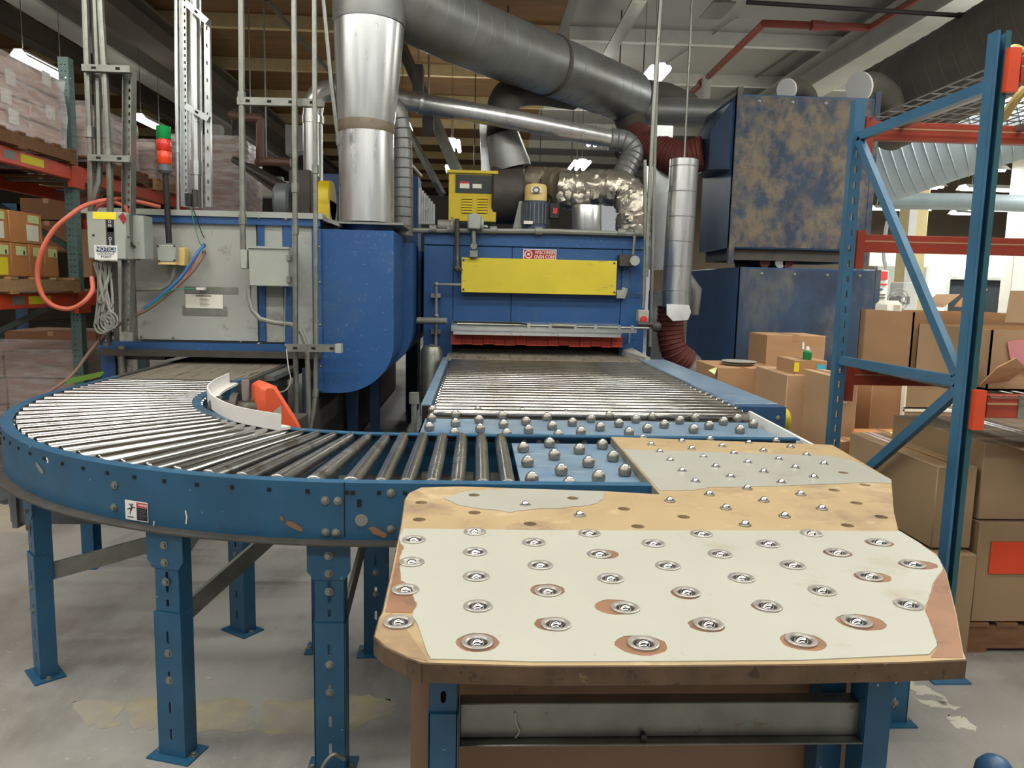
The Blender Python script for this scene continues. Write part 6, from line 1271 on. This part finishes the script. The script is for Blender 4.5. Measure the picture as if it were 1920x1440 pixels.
def wrapped(label, x0, x1, y0, y1, z0, z1, m='wrapped', layers=3, labels=True, nx=2, seed=1):
    t = thing('wrapped_pallet_load', label, 'wrapped goods', ((x0 + x1) / 2, (y0 + y1) / 2, z0)); rnd = random.Random(seed); h = (z1 - z0) / layers
    for l in range(layers):
        for i in range(nx):
            for j in range(2):
                w_ = (x1 - x0) / 2; d_ = (y1 - y0) / nx; jx, jz = rnd.uniform(-.012, .012), rnd.uniform(0, .006)
                MB().box(x0 + j * w_ + .006 + jx, x0 + (j + 1) * w_ - .006 + jx, y0 + i * d_ + .005, y0 + (i + 1) * d_ - .005, z0 + l * h + .002, z0 + (l + 1) * h - .004 - jz).build('carton', M[m], t, bev=.006)
                if labels and j == 1 and rnd.random() < .8:
                    yy = y0 + i * d_ + d_ * rnd.uniform(.2, .5); zz = z0 + l * h + h * rnd.uniform(.3, .5); MB().box(x1 + .0085, x1 + .0105, yy, yy + .12, zz, zz + .1).build('label', M['paper'], t)
    e = .022; b = MB(); n = 7
    def ring(z, g): return [(x0 - e - g, y0 - e - g, z), (x1 + e + g, y0 - e - g, z), (x1 + e + g, y1 + e + g, z), (x0 - e - g, y1 + e + g, z)]
    vs = []
    for k in range(n): vs += ring(z0 - .05 + (z1 - z0 + .07) * k / (n - 1), rnd.uniform(-.006, .012))
    fs = [(k * 4 + i, k * 4 + (i + 1) % 4, (k + 1) * 4 + (i + 1) % 4, (k + 1) * 4 + i) for k in range(n - 1) for i in range(4)] + [tuple(range((n - 1) * 4, n * 4))]
    b.add(vs, fs); b.build('stretch_wrap', M['film'], t); return t
hp = .13
za = zl2 + .05
pallet('wooden pallet on the upper orange beam under the wrapped cartons at the left edge', XL - 1.1, XL + .06, YP - 1.55, YP - .06, za, 'wood_dark', 7, 'y', .12)
z1 = at(100, 152, X=XL).z
wrapped('shrink-wrapped stack of labelled cartons on the upper left rack, nearest the frame edge', XL - 1.06, XL + .02, YP - 1.5, YP - .18, za + .125, z1, layers=4, nx=3, seed=2)
pallet('wooden pallet on the upper beam behind the green upright', XL - 1.1, XL + .06, YP + .2, YP + 1.3, za, 'wood_dark', 7, 'y', .12)
wrapped('shrink-wrapped cartons with shiny film on the upper rack just behind the green upright', XL - 1.06, XL - .02, YP + .25, YP + 1.2, za + .125, z1 - .06, layers=4, nx=2, labels=False, seed=5)
pallet('wooden pallet on the upper beam behind the three conduits', XL - 1.1, XL + .06, YP + 1.5, YP + 2.75, za, 'wood', 7, 'y', .12)
wrapped('shrink-wrapped cartons on the upper rack behind the strut and the three conduits', XL - 1.06, XL + .0, YP + 1.6, YP + 2.6, za + .125, z1 - .12, layers=4, nx=2, seed=8)
# lower beam level: pallet with two layers of labelled cartons
zb = zl1 + .05
pallet('wooden pallet on the lower orange beam under the labelled cartons', XL - 1.1, XL + .06, YP - 1.9, YP - .1, zb, 'wood', 7, 'y', .12)
zc = zb + .122; YA = YP - 1.85; nrow = [.26, .22, .2, .2, .22, .2, .2]; y = YA; k = 0
for i, d_ in enumerate(nrow):
    if y + d_ > YP - .1: break
    o = carton(('first', 'second', 'third', 'fourth', 'fifth', 'sixth', 'seventh')[i] + ' carton from the left in the lower row on the left rack', XL - .5, XL + .03, y + .004, y + d_ - .006, zc, zc + .235, 'cardboard_orange', group='cartons on the lower left rack level')
    MB().box(XL + .030, XL + .032, y + d_ * .3, y + d_ * .86, zc + .15, zc + .215).build('label', M['label_green'], o); MB().box(XL + .0315, XL + .033, y + d_ * .68, y + d_ * .76, zc + .155, zc + .185).build('print_mark', M['print_black'], o)
    if i == 3: MB().box(XL + .030, XL + .032, y + d_ * .2, y + d_ * .8, zc + .01, zc + .13).build('yellow_tag', M['label_yellow'], o)
    y += d_; 
y = YA
for i, d_ in enumerate((.46, .42, .42)):
    o = carton(('first', 'second', 'third')[i] + ' carton from the left in the upper row on the left rack', XL - .5, XL + .03, y + .004, y + d_ - .01, zc + .238, zc + .46, 'cardboard_orange', group='cartons on the lower left rack level')
    MB().box(XL + .030, XL + .032, y + d_ * .55, y + d_ * .88, zc + .39, zc + .445).build('label', M['label_green'], o)
    if i > 0: MB().box(XL + .030, XL + .032, y + d_ * .5, y + d_ * .85, zc + .26, zc + .375).build('paper_label', M['paper'], o)
    y += d_
for (x0, y0, x1, y1, Y, dep, m, lb) in ((38, 372, 135, 412, 8.8, .6, 'cardboard_dark', 'dark brown carton behind the green brace on the left rack, upper one'), (38, 414, 140, 470, 8.8, .6, 'cardboard_dark', 'dark brown carton behind the green brace on the left rack, lower one'), (152, 430, 172, 520, 8.4, .5, 'cardboard', 'narrow brown carton visible between the green upright and the disconnect switch')):
    carton_px(lb, x0, y0, x1, y1, Y, dep, m)
for (x0, x1, lb, Y) in ((24, 38, 'blue rack upright far behind the left rack', 9.5),):
    o = box_px(x0, 382, x1, 620, Y, .1).build('blue_upright', M['blue']); X0, X1, Z0, Z1 = rect_px(x0, 382, x1, 620, Y); MB().box(X0 - .6, X1, Y - .02, Y + .08, Z1 - .08, Z1).build('blue_beam', M['blue'], o); tag(o, lb, 'rack')
# floor level
X0, X1, Z0, Z1 = rect_px(10, 625, 182, 690, 8.6)
carton('long flat brown carton on top of another behind the green upright', X0, X1, 8.6, 9.3, Z0 + .22, Z1 + .02, 'cardboard_dark'); carton('long flat brown carton under another behind the green upright', X0 + .05, X1, 8.6, 9.3, .12, Z0 + .21, 'cardboard_dark')
pallet('dark pallet on the floor under the long flat cartons', X0, X1, 8.6, 9.3, 0, 'wood_dark', 7, 'x', .115)
p_ = at(148, 815, Z=0); z1 = at(120, 655, Y=7.1).z
pallet('dark wooden pallet on the floor under the big wrapped load at left', -4.75, -3.55, 6.9, 7.9, 0, 'wood_dark', 7, 'x', .12)
wrapped('big shrink-wrapped load of cartons on the floor at the left edge', -4.75, -3.52, 6.88, 7.9, .13, z1, layers=3, nx=2, labels=False, seed=12)
X0, X1, Z0, Z1 = rect_px(328, 262, 445, 395, 9.0); wrapped('brown shrink-wrapped load behind the signal tower and ladder frame', X0, X1, 9.0, 9.9, Z0, Z1 + .03, m='cardboard_dark', layers=3, nx=2, labels=False, seed=15)
pallet('pallet under the brown wrapped load behind the signal tower', X0, X1, 9.0, 9.9, Z0 - .13, 'wood_dark', 6, 'x', .12)
b = MB(); b.box(X0 - 1.2, X1 + .8, 8.98, 9.06, Z0 - .26, Z0 - .14); b.box(X0 - 1.2, X1 + .8, 9.9, 9.98, Z0 - .26, Z0 - .14); o = b.build('storage_rack', M['orange']); tag(o, 'far orange storage rack under the brown wrapped load', 'rack')
MB().box(X0 - .5, X0 - .4, 9.0, 9.1, 0, Z0 + .4).build('upright', M['green_rack'], o); MB().box(X1 + .4, X1 + .5, 9.0, 9.1, 0, Z0 + .4).build('upright', M['green_rack'], o)
o = MB().box(-2.78, -2.72, 5.9, 5.96, .02, .9).build('red_post', M['orange']); tag(o, 'orange post stub behind the blue leg of the grey oven', 'post')
